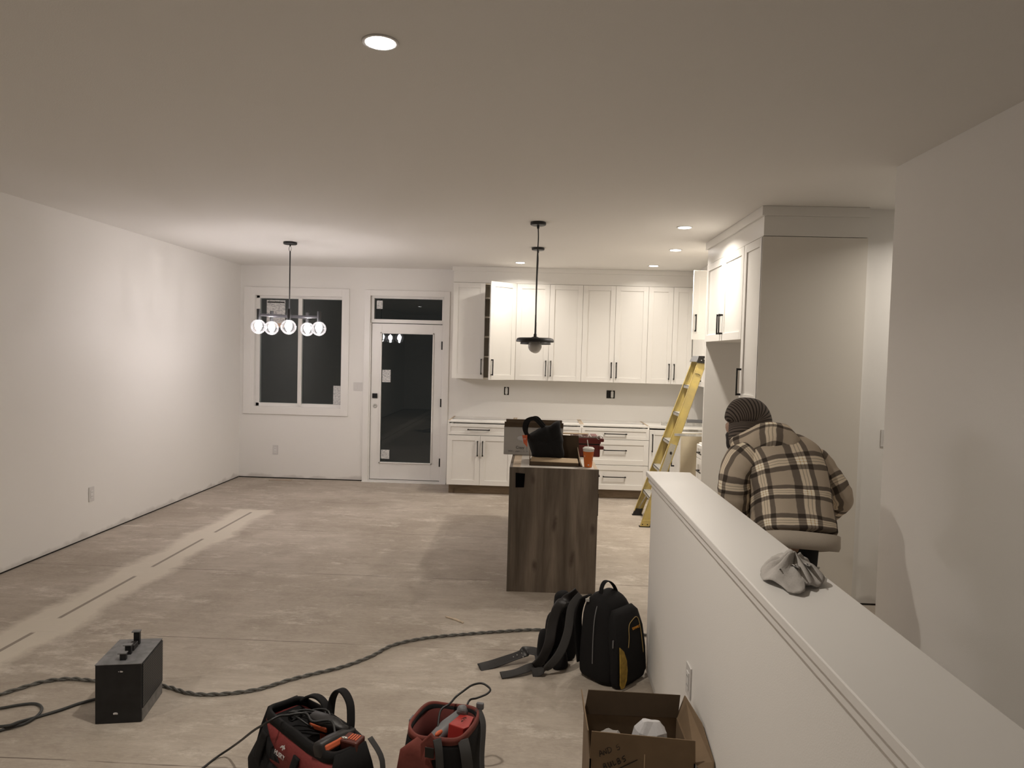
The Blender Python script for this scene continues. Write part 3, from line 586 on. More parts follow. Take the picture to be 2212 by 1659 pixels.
# pendants
def pendant(label, y):
    x = -.020; t = thing('pendant_lamp', label, 'lamp', (x, y, 1.785), group='black disc pendants over the island')
    obj('canopy', lathe(bmesh.new(), ((.060, .924), (.062, .921), (.062, .905), (.056, .900), (.010, .899), (.009, .875), (.001, .875)), seg=40), MBM, t, sm=False, local=True)
    obj('cord', tube(bmesh.new(), smooth_path([(0, 0, .88), (.004, 0, .80), (.0, 0, .66), (-.002, 0, .4), (0, 0, .18)], 5), .0045, 8), MBM, t, local=True, sm=True)
    obj('stem', lathe(bmesh.new(), ((.0055, .20), (.007, .05), (.012, .048), (.013, .028), (.030, .022), (.032, .012)), seg=20), MBM, t, local=True, sm=True)
    obj('shade', lathe(bmesh.new(), ((.030, .018), (.125, .018), (.143, .012), (.149, -.002), (.149, -.014), (.144, -.016), (.142, -.004), (.06, .002), (.05, .002)), seg=56), MBM, t, local=True, sm=False, bev=.001)
    obj('globe', lathe(bmesh.new(), [(max(.0005, .054 * math.cos(a)), -.048 + .054 * math.sin(a)) for a in [(-PI / 2 + k * (PI * .86) / 14) for k in range(15)]], seg=32), MOPAL, t, local=True, sm=True, label='unlit opal glass globe'); return t
pendant('nearer black disc pendant lamp hanging over the wood island', 5.58)
pendant('farther black disc pendant lamp, lined up behind the nearer one', 6.90)
# chandelier
cx, cy = -2.45, 6.87
t = thing('chandelier', 'black five-arm chandelier with glowing clear glass globes by the window', 'chandelier', (cx, cy, 1.87))
zz = 1.87
obj('canopy', lathe(bmesh.new(), ((.001, H - .001 - zz), (.064, H - .002 - zz), (.066, H - .018 - zz), (.060, H - .024 - zz), (.008, H - .026 - zz), (.007, H - .04 - zz), (.001, H - .04 - zz)), seg=40), MBM, t, local=True)
ch = bmesh.new()
for k_ in range(24):
    a, b2 = 2 * PI * k_ / 24, 2 * PI * (k_ + 1) / 24
    tube(ch, [(.011 * math.cos(a), 0, H - .065 - zz + .026 * math.sin(a)), (.011 * math.cos(b2), 0, H - .065 - zz + .026 * math.sin(b2))], .0025, 6)
obj('loop', ch, MBM, t, local=True)
obj('rod', tube(bmesh.new(), [(0, 0, H - .088 - zz), (0, 0, .10)], .006, 10), MBM, t, local=True, sm=True)
obj('hub', lathe(bmesh.new(), ((.001, .135), (.022, .133), (.024, .095), (.001, .093)), seg=20), MBM, t, local=True)
MARM = mat('satin_black_arm', (.05, .048, .052), .3, .4)
for k_ in range(5):
    a = math.atan2(-cy, -cx) + math.radians(-1) + k_ * 2 * PI / 5; R0 = .295; d = Vector((math.cos(a), math.sin(a), 0)); s = Vector((-d.y, d.x, 0)); p = d * R0
    bm = bmesh.new(); loft(bm, [d * .018 + Vector((0, 0, .114)), d * (R0 - .01) + Vector((0, 0, .114))], [(.006, .013)] * 2, 8, s, True, 6); obj('arm', bm, MARM, t, local=True)
    so = obj('socket', lathe(bmesh.new(), ((.001, .170), (.017, .170), (.018, .168), (.018, .062), (.001, .060)), c=(p.x, p.y, 0), seg=20), MBM, t, local=True)
    gl = obj('globe', ball(bmesh.new(), (p.x, p.y, 0), .071, 32, 20), MBULBG, t, local=True, sm=True, label='clear glass globe')
    obj('bulb', lathe(bmesh.new(), ((.012, .06), (.016, .050), (.032, .026), (.034, .006), (.024, -.022), (.012, -.040), (.001, -.044)), c=(p.x, p.y, 0), seg=16), MFIL, gl, local=True, sm=True)
    point('lamp', t, (p.x, p.y, -.052), .014, BULB_W, COOL)
# ---------------------------------------------------------------- kitchen island
IX0, IX1, IY0, IY1 = -.171, .452, 4.89, 7.08; IZ = .880
t = thing('kitchen_island', 'wood-look kitchen island without countertop, in front of the white cabinets', 'kitchen island', ((IX0 + IX1) / 2, 6.0, 0))
obj('end_panel', B((IX0, IX1, IY0, IY0 + .019, 0, IZ)), MISL, t, label='greige wood-grain end panel'); obj('end_panel', B((IX0, IX1, IY1 - .019, IY1, 0, IZ)), MISL, t)
obj('back_panel', B((IX0, IX0 + .019, IY0 + .0195, IY1 - .0195, 0, IZ)), MISL, t)
obj('corner_strip', B((IX0 + .0005, IX0 + .018, IY0 - .0025, IY0 - .0005, 0, IZ)), mat('dark_oak_edge', (.10, .08, .06), .6), t)
obj('carcass', B((IX0 + .0195, IX1 - .021, IY0 + .0195, IY1 - .0195, .10, IZ - .018)), MKI, t)
obj('top_rails', B((IX0 + .0195, IX0 + .075, IY0 + .0195, IY1 - .02, IZ - .018, IZ - .001), (IX1 - .03, IX1 - .005, IY0 + .0195, IY1 - .02, IZ - .018, IZ - .001)), MKE, t, label='unpainted brown top rails')
obj('top_board', B((IX0 + .075, IX1 - .03, IY0 + .0195, IY1 - .02, IZ - .018, IZ - .001)), mat('pale_melamine', (.66, .62, .56), .6, noise=.12, nscale=8), t)
op = bmesh.new(); prism(op, [(-.128, IY0 - .004, .842), (-.062, IY0 - .004, .838), (-.066, IY0 - .004, .742), (-.126, IY0 - .004, .739)], (0, .003, 0))
obj('cutout_shade', op, MVOID, t, label='black rectangular patch painted as the shade inside an outlet cut-out')  # flat patch on the panel; the dark of the hole is in its colour
ry = (IY1 - IY0 - .04) / 3
for k_ in range(3):
    y0 = IY0 + .02 + k_ * ry
    shaker('drawer', t, (IX1, y0, .71), (0, 1, 0), (1, 0, 0), ry, .150, stile=.045, hp=(ry / 2, .075), haxis='y'); shaker('door', t, (IX1, y0, .112), (0, 1, 0), (1, 0, 0), ry / 2, .594, hp=(ry / 2 - .03, .45)); shaker('door', t, (IX1, y0 + ry / 2, .112), (0, 1, 0), (1, 0, 0), ry / 2, .594, hp=(.03, .45))
# grey printed carton at the far left of the island top
t = thing('paper_carton', 'grey printed carton with brown open flap, overhanging the left edge of the island', 'box', (-.02, 5.62, IZ))
obj('carton_body', B((-.243, .22, 5.50, 5.78, IZ + .001, 1.108)), MGRAYBOX, t, bev=.002)
obj('flap', B((-.240, .22, 5.494, 5.499, 1.100, 1.140)), MCARDD, t, label='brown turned-up flap'); obj('flap', B((-.240, .22, 5.78, 5.784, 1.10, 1.135)), MCARDD, t); obj('flap', B((.222, .42, 5.55, 5.60, 1.05, 1.056)), MCARDL, t)
MP_ = lambda x, z, y=5.4985: M3((x, y, z), (1, 0, 0), (0, 0, 1))
text('lettering', 'Copy  |  Co', .030, MINK, t, MP_(-.075, .9385), ext=.0003)
text('small_print', 'letter |  paper |  5 |  lb', .017, MGREY, t, MP_(-.130, .910), ext=.0003)
lg = bmesh.new(); ball(lg, (-.105, 5.499, 1.012), (.034, .001, .018), 20, 10); ball(lg, (-.085, 5.499, .995), (.012, .001, .017), 12, 8); obj('logo_blob', lg, mat('pale_print', (.60, .60, .63), .6), t)
# open cardboard tray that carries the shopping bag
t = thing('cardboard_tray', 'open brown cardboard tray with folded-out flaps on the island front', 'box', (.1, 5.13, IZ))
z0 = IZ + .001
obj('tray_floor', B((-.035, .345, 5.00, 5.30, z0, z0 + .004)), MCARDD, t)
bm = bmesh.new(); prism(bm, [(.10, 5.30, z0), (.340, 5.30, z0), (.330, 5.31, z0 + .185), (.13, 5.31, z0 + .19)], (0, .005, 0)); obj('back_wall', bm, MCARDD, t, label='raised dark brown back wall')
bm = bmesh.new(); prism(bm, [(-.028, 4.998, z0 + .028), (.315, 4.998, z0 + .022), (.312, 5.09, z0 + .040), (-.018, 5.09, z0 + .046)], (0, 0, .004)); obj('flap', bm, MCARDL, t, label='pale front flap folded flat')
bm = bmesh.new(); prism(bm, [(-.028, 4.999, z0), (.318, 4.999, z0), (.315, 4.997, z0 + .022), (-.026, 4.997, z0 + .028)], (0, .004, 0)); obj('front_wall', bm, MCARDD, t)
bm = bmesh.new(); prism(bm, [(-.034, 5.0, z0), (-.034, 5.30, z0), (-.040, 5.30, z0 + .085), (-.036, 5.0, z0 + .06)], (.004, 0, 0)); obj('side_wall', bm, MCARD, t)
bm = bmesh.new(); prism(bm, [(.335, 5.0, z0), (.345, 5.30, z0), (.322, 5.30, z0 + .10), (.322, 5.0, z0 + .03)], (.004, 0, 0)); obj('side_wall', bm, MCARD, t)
# black shopping bag
t = thing('shopping_bag', 'crumpled black reusable shopping bag with orange patch in the cardboard tray', 'bag', (.05, 5.16, IZ + .01))
ol = [(1152, 992), (1146, 975), (1141, 958), (1138, 944), (1146, 936), (1160, 927), (1176, 920), (1190, 917), (1198, 911), (1208, 909), (1210, 922), (1213, 938), (1216, 955), (1219, 970), (1219, 984), (1214, 991), (1200, 993), (1175, 994)]
opp = [at(a, b, y=5.15) for a, b in ol]; opp = smooth_path(opp + [opp[0]], 4)[:-1]
for p in opp: p.z = max(p.z, IZ + .008)
bm = bmesh.new(); pillow(bm, opp, 5.15, .090); jitter(bm, .014, 13, 3); jitter(bm, .005, 38, 9)
for v in bm.verts: v.co.z = max(v.co.z, IZ + .006)
obj('bag_body', bm, MBLK, t, sm=True, sub=1)
def strap_path(pts, y): return smooth_path([at(px, py, y=y + dy) for px, py, dy in pts], 5)
obj('handle', strapr(bmesh.new(), strap_path([(1148, 950, 0), (1138, 938, 0), (1133, 925, 0), (1136, 911, 0), (1146, 905, 0), (1156, 905, 0), (1166, 914, 0), (1176, 926, 0), (1184, 934, 0)], 5.11), .030, .006), MBLK, t, sm=True)
obj('handle', strapr(bmesh.new(), strap_path([(1142, 950, 0), (1137, 930, 0), (1142, 910, 0), (1152, 903, 0), (1161, 903, 0), (1170, 913, 0), (1180, 925, 0)], 5.20), .024, .006), MBLK, t, sm=True)
bm = bmesh.new(); prism(bm, [at(1128, 940, y=5.06), at(1139, 940, y=5.055), at(1139, 966, y=5.06), at(1131, 957, y=5.075)], (0, .004, 0)); obj('orange_patch', bm, MORT, t, label='orange printed corner patch')
text('patch_lettering', 'rr', .026, MWT, t, M3(tuple(at(1133.5, 948, y=5.054)), (1, 0, 0), (0, 0, 1)))
# red organiser case
t = thing('tool_case', 'dark red organiser case with clear lid behind the orange cup', 'tool case', (.42, 5.60, IZ))
cx0, cx1, cy0, cy1 = .29, .512, 5.50, 5.74
obj('lower_case', B((cx0, cx1, cy0, cy1, IZ + .001, IZ + .098)), MREDD, t, bev=.008); obj('upper_case', B((cx0 - .002, cx1 + .005, cy0 - .004, cy1 + .004, IZ + .104, IZ + .150)), MREDD, t, bev=.008)
obj('seam_band', B((cx0 + .004, cx1 - .002, cy0 + .002, cy1 - .004, IZ + .096, IZ + .106)), MDK, t)
bm = bmesh.new(); box(bm, cx0 + .004, cx1, cy0 + .002, cy1 - .002, IZ + .150, IZ + .160)
for k_ in range(9): box(bm, cx0 + .01 + k_ * .024, cx0 + .024 + k_ * .024, cy0 - .001, cy0 + .004, IZ + .151, IZ + .166)
for k_ in range(2): box(bm, cx0 + .05 + k_ * .09, cx0 + .056 + k_ * .09, cy0 + .01, cy1 - .01, IZ + .160, IZ + .165)
obj('clear_lid', bm, mat('cloudy_lid', (.50, .43, .41), .3, noise=.3, nscale=30), t, bev=.001)
for k_ in range(3): obj('compartment', B((cx0 + .015 + k_ * .07, cx0 + .06 + k_ * .07, cy0 + .03, cy1 - .05, IZ + .160, IZ + .163)), MREDD, t)
for zz_ in (.135, .075): obj('latch', B((cx1 - .012, cx1 + .028, cy0 - .012, cy0 + .05, IZ + zz_ - .013, IZ + zz_ + .013)), MREDD, t, bev=.006)
obj('metal_loop', tube(bmesh.new(), [Vector((cx1 - .005 + .022 * math.cos(a), cy0 - .008, IZ + .155 + .014 * math.sin(a))) for a in [k * PI / 8 for k in range(17)]], .003, 6), MALU, t, sm=True)
# paper cup
P = at(1269, 1006, z=IZ); P.y = 5.005
t = thing('paper_cup', 'tall orange paper cup with white lid and straw at the island corner', 'cup', (P.x, 5.005, IZ + .001))
obj('cup_body', lathe(bmesh.new(), ((.027, 0), (.0275, .002), (.0385, .115), (.001, .115)), seg=32), MORG, t, local=True, sm=False)
obj('cup_rim_band', lathe(bmesh.new(), ((.0386, .112), (.0398, .126), (.001, .126)), seg=32), MLID, t, local=True)
obj('lid', lathe(bmesh.new(), ((.0415, .126), (.0425, .129), (.0415, .134), (.036, .136), (.033, .141), (.001, .141)), seg=32), MLID, t, local=True, sm=False)
obj('straw', tube(bmesh.new(), [(-.002, 0, .14), (-.011, .002, .192)], .003, 8), MLID, t, local=True, sm=True)
mk = bmesh.new(); ball(mk, (0, -.0288, .018), (.0055, .001, .0055), 12, 8); obj('printed_mark', mk, MWT, t, local=True)
mk = bmesh.new(); ball(mk, (-.026, -.0225, .080), (.003, .001, .009), 10, 8); ball(mk, (.029, -.019, .07), (.0015, .001, .022), 10, 8); ball(mk, (.026, -.018, .045), (.0015, .001, .010), 10, 8); obj('printed_mark', mk, MWT, t, local=True)
# ---------------------------------------------------------------- step ladder
LY0, LY1 = 6.91, 7.455
t = thing('step_ladder', 'yellow fibreglass step ladder leaning open in front of the corner cabinets', 'ladder', (1.55, 7.18, 0))
foot = Vector((1.100, 0, .0)); top = Vector((1.635, 0, 1.64))
ax = (top - foot).normalized()
def fp(z): k = (z - foot.z) / (top.z - foot.z); return foot.lerp(top, k)
def ly(z, far): k = z / 1.64; return (LY1 - .13 * k) if far else (LY0 + .12 * k)
def rail(bm, far, a, b2, w=.082, d=.026, th=.004, ins=0.0):
    sgn = -1 if far else 1
    for (n0, n1, e0, e1) in ((-w / 2, w / 2, 0, th), (-w / 2, -w / 2 + th, 0, d), (w / 2 - th, w / 2, 0, d)):
        A = (b2 - a).normalized(); Nn = Vector((A.z, 0, -A.x)); vs = []
        for q in (a, b2):
            y = ly(q.z, far) + sgn * ins
            for nn in (n0, n1):
                for e in (e0, e1): vs.append(bm.verts.new(Vector((q.x, y + sgn * e, q.z)) + Nn * nn))
        for f in ((0, 1, 3, 2), (4, 6, 7, 5), (0, 4, 5, 1), (2, 3, 7, 6), (0, 2, 6, 4), (1, 5, 7, 3)): bm.faces.new([vs[i] for i in f])
    return bm
for far in (False, True):
    y = LY1 if far else LY0; s = -1 if far else 1
    obj('front_rail', rail(bmesh.new(), far, fp(.035), top), MYEL, t)
    bm = bmesh.new(); prism(bm, [(foot.x - .040, y - .003 * s, .010), (foot.x + .048, y - .003 * s, .010), (foot.x + .070, y - .003 * s, .070), (foot.x - .018, y - .003 * s, .070)], (0, s * .032, 0)); ft = obj('rail_foot', bm, MBLK2 if far else MYEL, t)
    obj('rubber_sole', B((foot.x - .048, foot.x + .058, min(y, y + s * .034) - .003, max(y, y + s * .034) + .003, 0, .010)), MDK, ft)
    if not far:
        for xx in (-.018, .030): obj('rivet', ball(bmesh.new(), (foot.x + xx, y - .004, .028), .006, 8, 6), MDK, ft)
    obj('rear_rail', rail(bmesh.new(), far, Vector((2.02, 0, .01)), Vector((1.735, 0, 1.62)), .05, .022, .004, .03), MYEL, t)
for k_, z in enumerate((.282, .560, .840, 1.120, 1.400)):
    c = fp(z); y0, y1 = ly(z, False) + .005, ly(z, True) - .005; bm = bmesh.new(); box(bm, c.x - .038, c.x + .042, y0, y1, z - .004, z); box(bm, c.x - .038, c.x - .034, y0, y1, z - .030, z); box(bm, c.x + .038, c.x + .042, y0, y1, z - .030, z)
    for j in range(5): box(bm, c.x - .032 + j * .015, c.x - .026 + j * .015, y0 + .002, y1 - .002, z, z + .0015)
    obj('step', bm, MALU, t)
nx = Vector((ax.z, 0, -ax.x))
obj('rear_brace', tube(bmesh.new(), [(1.968, LY0 + .06, .3), (1.968, LY1 - .06, .3)], .012, 8), MALU, t, sm=True); obj('rear_brace', tube(bmesh.new(), [(1.862, LY0 + .10, .9), (1.862, LY1 - .10, .9)], .012, 8), MALU, t, sm=True)
for y, s in ((LY0 + .03, 1), (LY1 - .03, -1)): obj('diagonal_brace', tube(bmesh.new(), [Vector((fp(.28).x, y + s * .09, .26)), Vector((fp(.06).x, y, .08))], .005, 6), MALU, t, sm=True)
obj('spreader_bar', B((1.375, 1.88, LY0 + .058, LY0 + .064, .905, .930)), MALU, t, bev=.001); obj('spreader_bar', B((1.375, 1.88, LY1 - .065, LY1 - .059, .905, .930)), MALU, t, bev=.001)
for z_, x_ in ((.735, 1.345),): obj('rivet', ball(bmesh.new(), (x_, LY0 + .052, z_), (.012, .006, .016), 12, 8), MDK, t, sm=True)
obj('warning_label', B((0, .06, 0, .0008, 0, .34)), paper_mat('dense_small_print', (.56, .52, .42), (.30, .29, .28), 120, .48), t, local=True)
wl = t.children[-1]; wl.location = fp(.50) - Vector((1.55, 7.18, 0)) + Vector((0, ly(.50, False) - .0018, 0)) - nx * .03; wl.rotation_euler = (math.atan2(-.12, 1.64), math.atan2(ax.x, ax.z), 0)
TY0, TY1 = LY0 + .112, LY1 - .122
bm = bmesh.new(); prism(bm, [(1.600, TY0, 1.700), (1.80, TY0, 1.700), (1.815, TY0, 1.630), (1.572, TY0, 1.640)], (0, TY1 - TY0, 0)); obj('top_cap', bm, MGREY, t, bev=.005, label='grey plastic top cap')
bm = bmesh.new(); prism(bm, [(1.596, TY0 - .001, 1.700), (1.80, TY0 - .001, 1.700), (1.80, TY0 - .001, 1.612), (1.580, TY0 - .001, 1.634)], (0, -.006, 0)); obj('cap_side', bm, MDK, t)
for x_, z_ in ((1.622, 1.655), (1.65, 1.67), (1.664, 1.65), (1.66, 1.64)): obj('rivet', ball(bmesh.new(), (x_, TY0 - .008, z_), .005, 10, 6), MALU, t)
obj('scratch', tube(bmesh.new(), [at(1502, 807, y=LY0 + .108), at(1508, 808, y=LY0 + .108), at(1513, 811, y=LY0 + .108)], .0025, 5), MDK, t)
# metal level lying on the corner cabinet
t = thing('spirit_level', 'grey metal level lying on the corner cabinet behind the ladder', 'level', (1.85, 8.25, BZ + .012))
obj('level_body', B((1.50, 2.10, 8.39, 8.43, BZ + .002, BZ + .045)), MALU, t, bev=.002); obj('end_cap', B((1.80, 1.99, 8.385, 8.435, BZ + .0455, BZ + .080)), MGREY, t, bev=.003)
# ---------------------------------------------------------------- space heater
hl = Vector((-1.892, 2.952, 0)); hr = Vector((-1.706, 2.988, 0)); ang = math.atan2(hr.y - hl.y, hr.x - hl.x); hw = (hr - hl).length
t = thing('space_heater', 'charcoal metal heater box with perforated side and stubby top handles on the floor', 'heater', (hl.x, hl.y, 0), ang)
HEAT = t; HD, HH = .275, .262
obj('housing', B((0, hw, 0, HD, .001, HH)), MHEAT, t, local=True, bev=.003); obj('top_plate', B((-.001, hw + .001, -.001, HD + .001, HH, HH + .004)), MHEATT, t, local=True, bev=.001)
obj('grille', B((hw, hw + .004, .012, HD - .004, .060, HH - .004)), MGRL, t, local=True); obj('base_strip', B((hw, hw + .003, .006, HD - .006, .002, .055)), mat('scuffed_grey_paint', (.22, .21, .20), .7, noise=.4, nscale=30), t, local=True)
for x_, y_, h_ in ((.100, .045, .030), (.100, .105, .042), (.098, .215, .060)):
    o = obj('handle_post', B((x_ - .013, x_ + .013, y_ - .010, y_ + .010, HH + .004, HH + .004 + h_)), MHEAT, t, local=True, bev=.002)
    obj('post_cap', B((x_ - .020, x_ + .015, y_ - .014, y_ + .012, HH + .004 + h_, HH + .008 + h_)), MHEATT, o, local=True)
obj('rocker_switch', B((.083, .112, .135, .190, HH + .004, HH + .030)), MBLK2, t, local=True, bev=.003)
for x_, z_ in ((.105, .232), (.085, .045)):
    bm = bmesh.new(); ball(bm, (x_, -.0005, z_), (.011, .0014, .004), 14, 8); jitter(bm, .005, 90, 3); obj('paint_chip', bm, MWT, t, local=True)
# ---------------------------------------------------------------- cords on the floor
def floor_path(pts, r, n=6): return smooth_path([at(px, py, z=r + dz) for px, py, dz in pts], n)
def twist(bm, path, r, off, turns):
    fr = frames(path); L_ = 0.0
    for ph in (0, PI):
        L_ = 0.0; pp = []
        for i, (p, s, n) in enumerate(fr):
            if i: L_ += (p - fr[i - 1][0]).length
            pp.append(p + (s * math.cos(L_ * turns + ph) + n * math.sin(L_ * turns + ph)) * off)
        tube(bm, pp, r, 7)
    return bm
Lp = [(-60, 1520, 0), (0, 1500, 0), (45, 1486, 0), (95, 1472, 0), (150, 1466, 0), (204, 1470, 0), (270, 1473, 0), (343, 1480, 0), (372, 1486, 0), (400, 1495, 0), (440, 1500, 0), (500, 1497, 0), (560, 1488, 0), (620, 1470, 0), (670, 1457, 0), (740, 1440, 0), (800, 1418, 0), (850, 1393, 0), (920, 1378, 0), (1000, 1370, 0), (1080, 1364, 0), (1165, 1360, 0), (1270, 1366, 0), (1385, 1371, 0), (1404, 1370, 0), (1445, 1372, 0)]
cp = floor_path(Lp, .010, 14)
bm = twist(bmesh.new(), cp, .0052, .0046, 55)
tag(obj('extension_cord', bm, MCORDG, sm=True), 'long grey twisted extension cord snaking across the floor behind the heater', 'cord')
hp_ = floor_path([(-60, 1538, .001), (0, 1530, .001), (40, 1523, .001), (75, 1520, .001), (90, 1529, .001), (82, 1545, .001), (55, 1562, .001), (20, 1572, .001), (-40, 1590, .001)], .007, 10)
tag(obj('extension_cord', tube(bmesh.new(), hp_, .0065, 8), MCORD, sm=True), 'dark looped cord at the left edge of the floor', 'cord')
hp_ = floor_path([(212, 1508, .004), (204, 1511, .002), (170, 1520, 0), (130, 1534, 0), (80, 1549, 0), (40, 1560, .015), (15, 1568, .015), (-50, 1572, .0)], .007, 8)
hb_ = tube(bmesh.new(), hp_, .0068, 8); bmesh.ops.translate(hb_, verts=hb_.verts, vec=(-hl.x, -hl.y, 0)); bmesh.ops.rotate(hb_, verts=hb_.verts, matrix=Matrix.Rotation(-ang, 3, 'Z')); obj('heater_cord', hb_, MCORD, HEAT, local=True, sm=True)
bm = bmesh.new(); prism(bm, [at(962, 1332, z=.001), at(985, 1337, z=.001), at(1002, 1345, z=.001), at(1000, 1347, z=.001), at(983, 1340, z=.001), at(963, 1334, z=.001)], (0, 0, .005))
tag(obj('wood_sliver', bm, MKE), 'thin wood sliver on the floor left of the backpack', 'debris')
t = thing('floor_vent', 'thin brown floor vent cover under the window', 'vent', (-3.2, 8.72, 0))
obj('vent_cover', B((-3.34, -3.06, 8.69, 8.76, .001, .006)), mat('tan_vent', (.42, .33, .25), .6), t, bev=.001)
# ---------------------------------------------------------------- backpack
bo = Vector((.417, 3.47, 0)); bd = Vector((.199, .222, 0)).normalized(); ba = math.atan2(bd.y, bd.x)
t = thing('backpack', 'black tool backpack with yellow trim standing by the end of the half wall', 'backpack', (bo.x, bo.y, 0), ba)
W_, D2, HB = .275, .235, .445
def rr(z, x0, x1, y0, y1): return (Vector(((x0 + x1) / 2, (y0 + y1) / 2, z)), ((x1 - x0) / 2, (y1 - y0) / 2))
rings = [rr(.004, .010, W_ - .01, .01, D2), rr(.02, .0, W_, .0, D2 + .005), rr(.12, -.004, W_ - .008, .0, D2 + .005), rr(.25, .002, W_ - .02, .012, D2), rr(.34, .008, W_ - .03, .03, D2 - .004), rr(.40, .020, W_ - .045, .055, D2 - .02), rr(.435, .05, W_ - .075, .085, D2 - .05), rr(.45, .085, W_ - .11, .12, D2 - .09)]
bm = bmesh.new(); loft(bm, [r[0] for r in rings], [r[1] for r in rings], 48, (1, 0, 0), True, 4.0); jitter(bm, .005, 16, 1); obj('bag_body', bm, MBLK, t, local=True, sm=True, sub=1)
rings = [rr(.012, .02, W_ - .01, -.028, .03), rr(.04, .010, W_ - .002, -.040, .03), rr(.16, .008, W_ - .010, -.038, .04), rr(.27, .014, W_ - .020, -.024, .06), rr(.345, .024, W_ - .035, .000, .08), rr(.375, .05, W_ - .06, .025, .09)]
bm = bmesh.new(); loft(bm, [r[0] for r in rings], [r[1] for r in rings], 40, (1, 0, 0), True, 4.0); jitter(bm, .003, 20, 2); obj('front_pocket', bm, MBLK, t, local=True, sm=True)
bm = bmesh.new(); pts = [(.030, -.036, .012), (.016, -.038, .035), (.010, -.040, .10), (.010, -.038, .17), (.014, -.030, .225), (.040, -.036, .200), (.060, -.041, .15), (.066, -.043, .10), (.062, -.043, .05), (.048, -.040, .015)]
prism(bm, pts, (0, -.006, 0)); obj('side_panel', bm, MDY, t, local=True, sm=False, label='worn yellow corner panel')
bm = bmesh.new(); prism(bm, [(W_ - .002, -.012, .035), (W_ + .005, .02, .05), (W_ - .004, .01, .13), (W_ - .012, -.008, .12)], (.005, .003, 0)); obj('side_panel', bm, MDY, t, local=True)
def fy_(z): return (-.040 if z < .16 else (-.038 + .014 * (z - .16) / .11 if z < .27 else -.024 + .024 * (z - .27) / .075))
pip = smooth_path([(.085 + (x_ - .095) * .80, fy_(z_) - .004, z_) for x_, z_ in ((.095, .205), (.110, .25), (.120, .29), (.140, .312), (.180, .325), (.215, .332), (.236, .325), (.244, .30), (.247, .24), (.252, .15))], 5)
obj('piping', tube(bmesh.new(), [Vector(p) for p in pip], .0020, 6), MYP, t, local=True, sm=True)
text('lettering', 'DEWALT', .017, MORL, t, M3((.168, fy_(.285) - .005, .285), (1, 0, .0), (0, .3, 1)), ext=.0012, local=True)
obj('top_handle', ribbon(bmesh.new(), smooth_path([(.075, .14, .432), (.078, .135, .475), (.095, .13, .500), (.125, .125, .498), (.16, .12, .470), (.185, .115, .425), (.19, .113, .40)], 5), .024, .006, (0, 1, 0)), MBLK, t, local=True, sm=True)
obj('zipper', tube(bmesh.new(), smooth_path([(-.004, .12, .10), (-.004, .12, .22), (.004, .12, .33), (.03, .12, .40), (.08, .11, .436)], 5), .003, 6), MGREY, t, local=True)
obj('zip_pull', B((-.001, .007, -.002, .003, .215, .255)), MGREY, t, local=True, bev=.001)
obj('shoulder_strap', ribbon(bmesh.new(), smooth_path([(.06, .20, .42), (.05, .235, .39), (.04, .255, .30), (.05, .255, .18), (.06, .245, .06)], 5), .06, .012, (1, 0, 0)), MBLK, t, local=True, sm=True)
# tool belt slumped against the backpack
t = thing('tool_belt', 'black leather tool belt with pouches slumped left of the backpack', 'tool belt', (.14, 3.74, 0))
def blob(name, c, r, seed, m=MBLK2, pw=2.6, ang=0):
    bm = bmesh.new(); loft(bm, [(0, 0, -r[2]), (0, 0, -r[2] * .85), (0, 0, -r[2] * .3), (0, 0, r[2] * .4), (0, 0, r[2] * .85), (0, 0, r[2])], [(r[0] * .75, r[1] * .75), (r[0] * .92, r[1] * .92), (r[0], r[1]), (r[0] * .98, r[1] * .95), (r[0] * .8, r[1] * .75), (r[0] * .35, r[1] * .3)], 28, (1, 0, 0), True, pw)
    bmesh.ops.rotate(bm, verts=bm.verts, matrix=Matrix.Rotation(ang, 3, 'Z')); jitter(bm, .012, 12, seed); bmesh.ops.translate(bm, verts=bm.verts, vec=c); return obj(name, bm, m, t, sm=True, sub=1)
blob('pouch', (.205, 3.82, .165), (.060, .050, .165), 1, MBLK, ang=.5); blob('pouch', (.140, 3.78, .140), (.055, .050, .140), 2, MBLK, ang=.3); blob('pouch', (.085, 3.75, .095), (.045, .045, .095), 3, MBLK, ang=.2); blob('pouch', (.165, 3.70, .055), (.045, .040, .055), 4, MBLK); blob('pouch', (.175, 3.84, .30), (.05, .04, .07), 6, MBLK, ang=.6)
obj('belt', ribbon(bmesh.new(), smooth_path([Vector((.25, 3.74, .41)), Vector((.20, 3.73, .37)), Vector((.15, 3.71, .33)), Vector((.12, 3.69, .24)), Vector((.105, 3.66, .15)), Vector((.07, 3.65, .07)), Vector((.03, 3.64, .03))], 5), .055, .010, (.7, .2, .4)), MBLK2, t, sm=True)
obj('belt', ribbon(bmesh.new(), smooth_path([Vector((.27, 3.70, .40)), Vector((.22, 3.68, .34)), Vector((.20, 3.64, .22)), Vector((.16, 3.61, .12)), Vector((.09, 3.60, .04)), Vector((.02, 3.60, .012))], 5), .045, .009, (.7, .1, .4)), MSTRAP, t, sm=True)
a = [at(1165, 1412, z=.05), at(1140, 1405, z=.055), at(1128, 1412, z=.050), at(1095, 1424, z=.028), at(1060, 1436, z=.012), at(1036, 1443, z=.008)]
b1 = obj('belt_end', ribbon(bmesh.new(), smooth_path([Vector((.06, 3.66, .02))] + a, 5), .058, .007, (.25, .9, .35)), MBLK2, t, sm=True)
for px, py in ((1127, 1411), (1117, 1415), (1109, 1419), (1130, 1419)): bm = bmesh.new(); ball(bm, at(px, py, y=3.72), .0032, 8, 6); obj('rivet', bm, MALU, b1)
a = [at(1170, 1440, z=.02), at(1150, 1440, z=.028), at(1128, 1448, z=.024), at(1105, 1455, z=.014), at(1082, 1459, z=.010)]
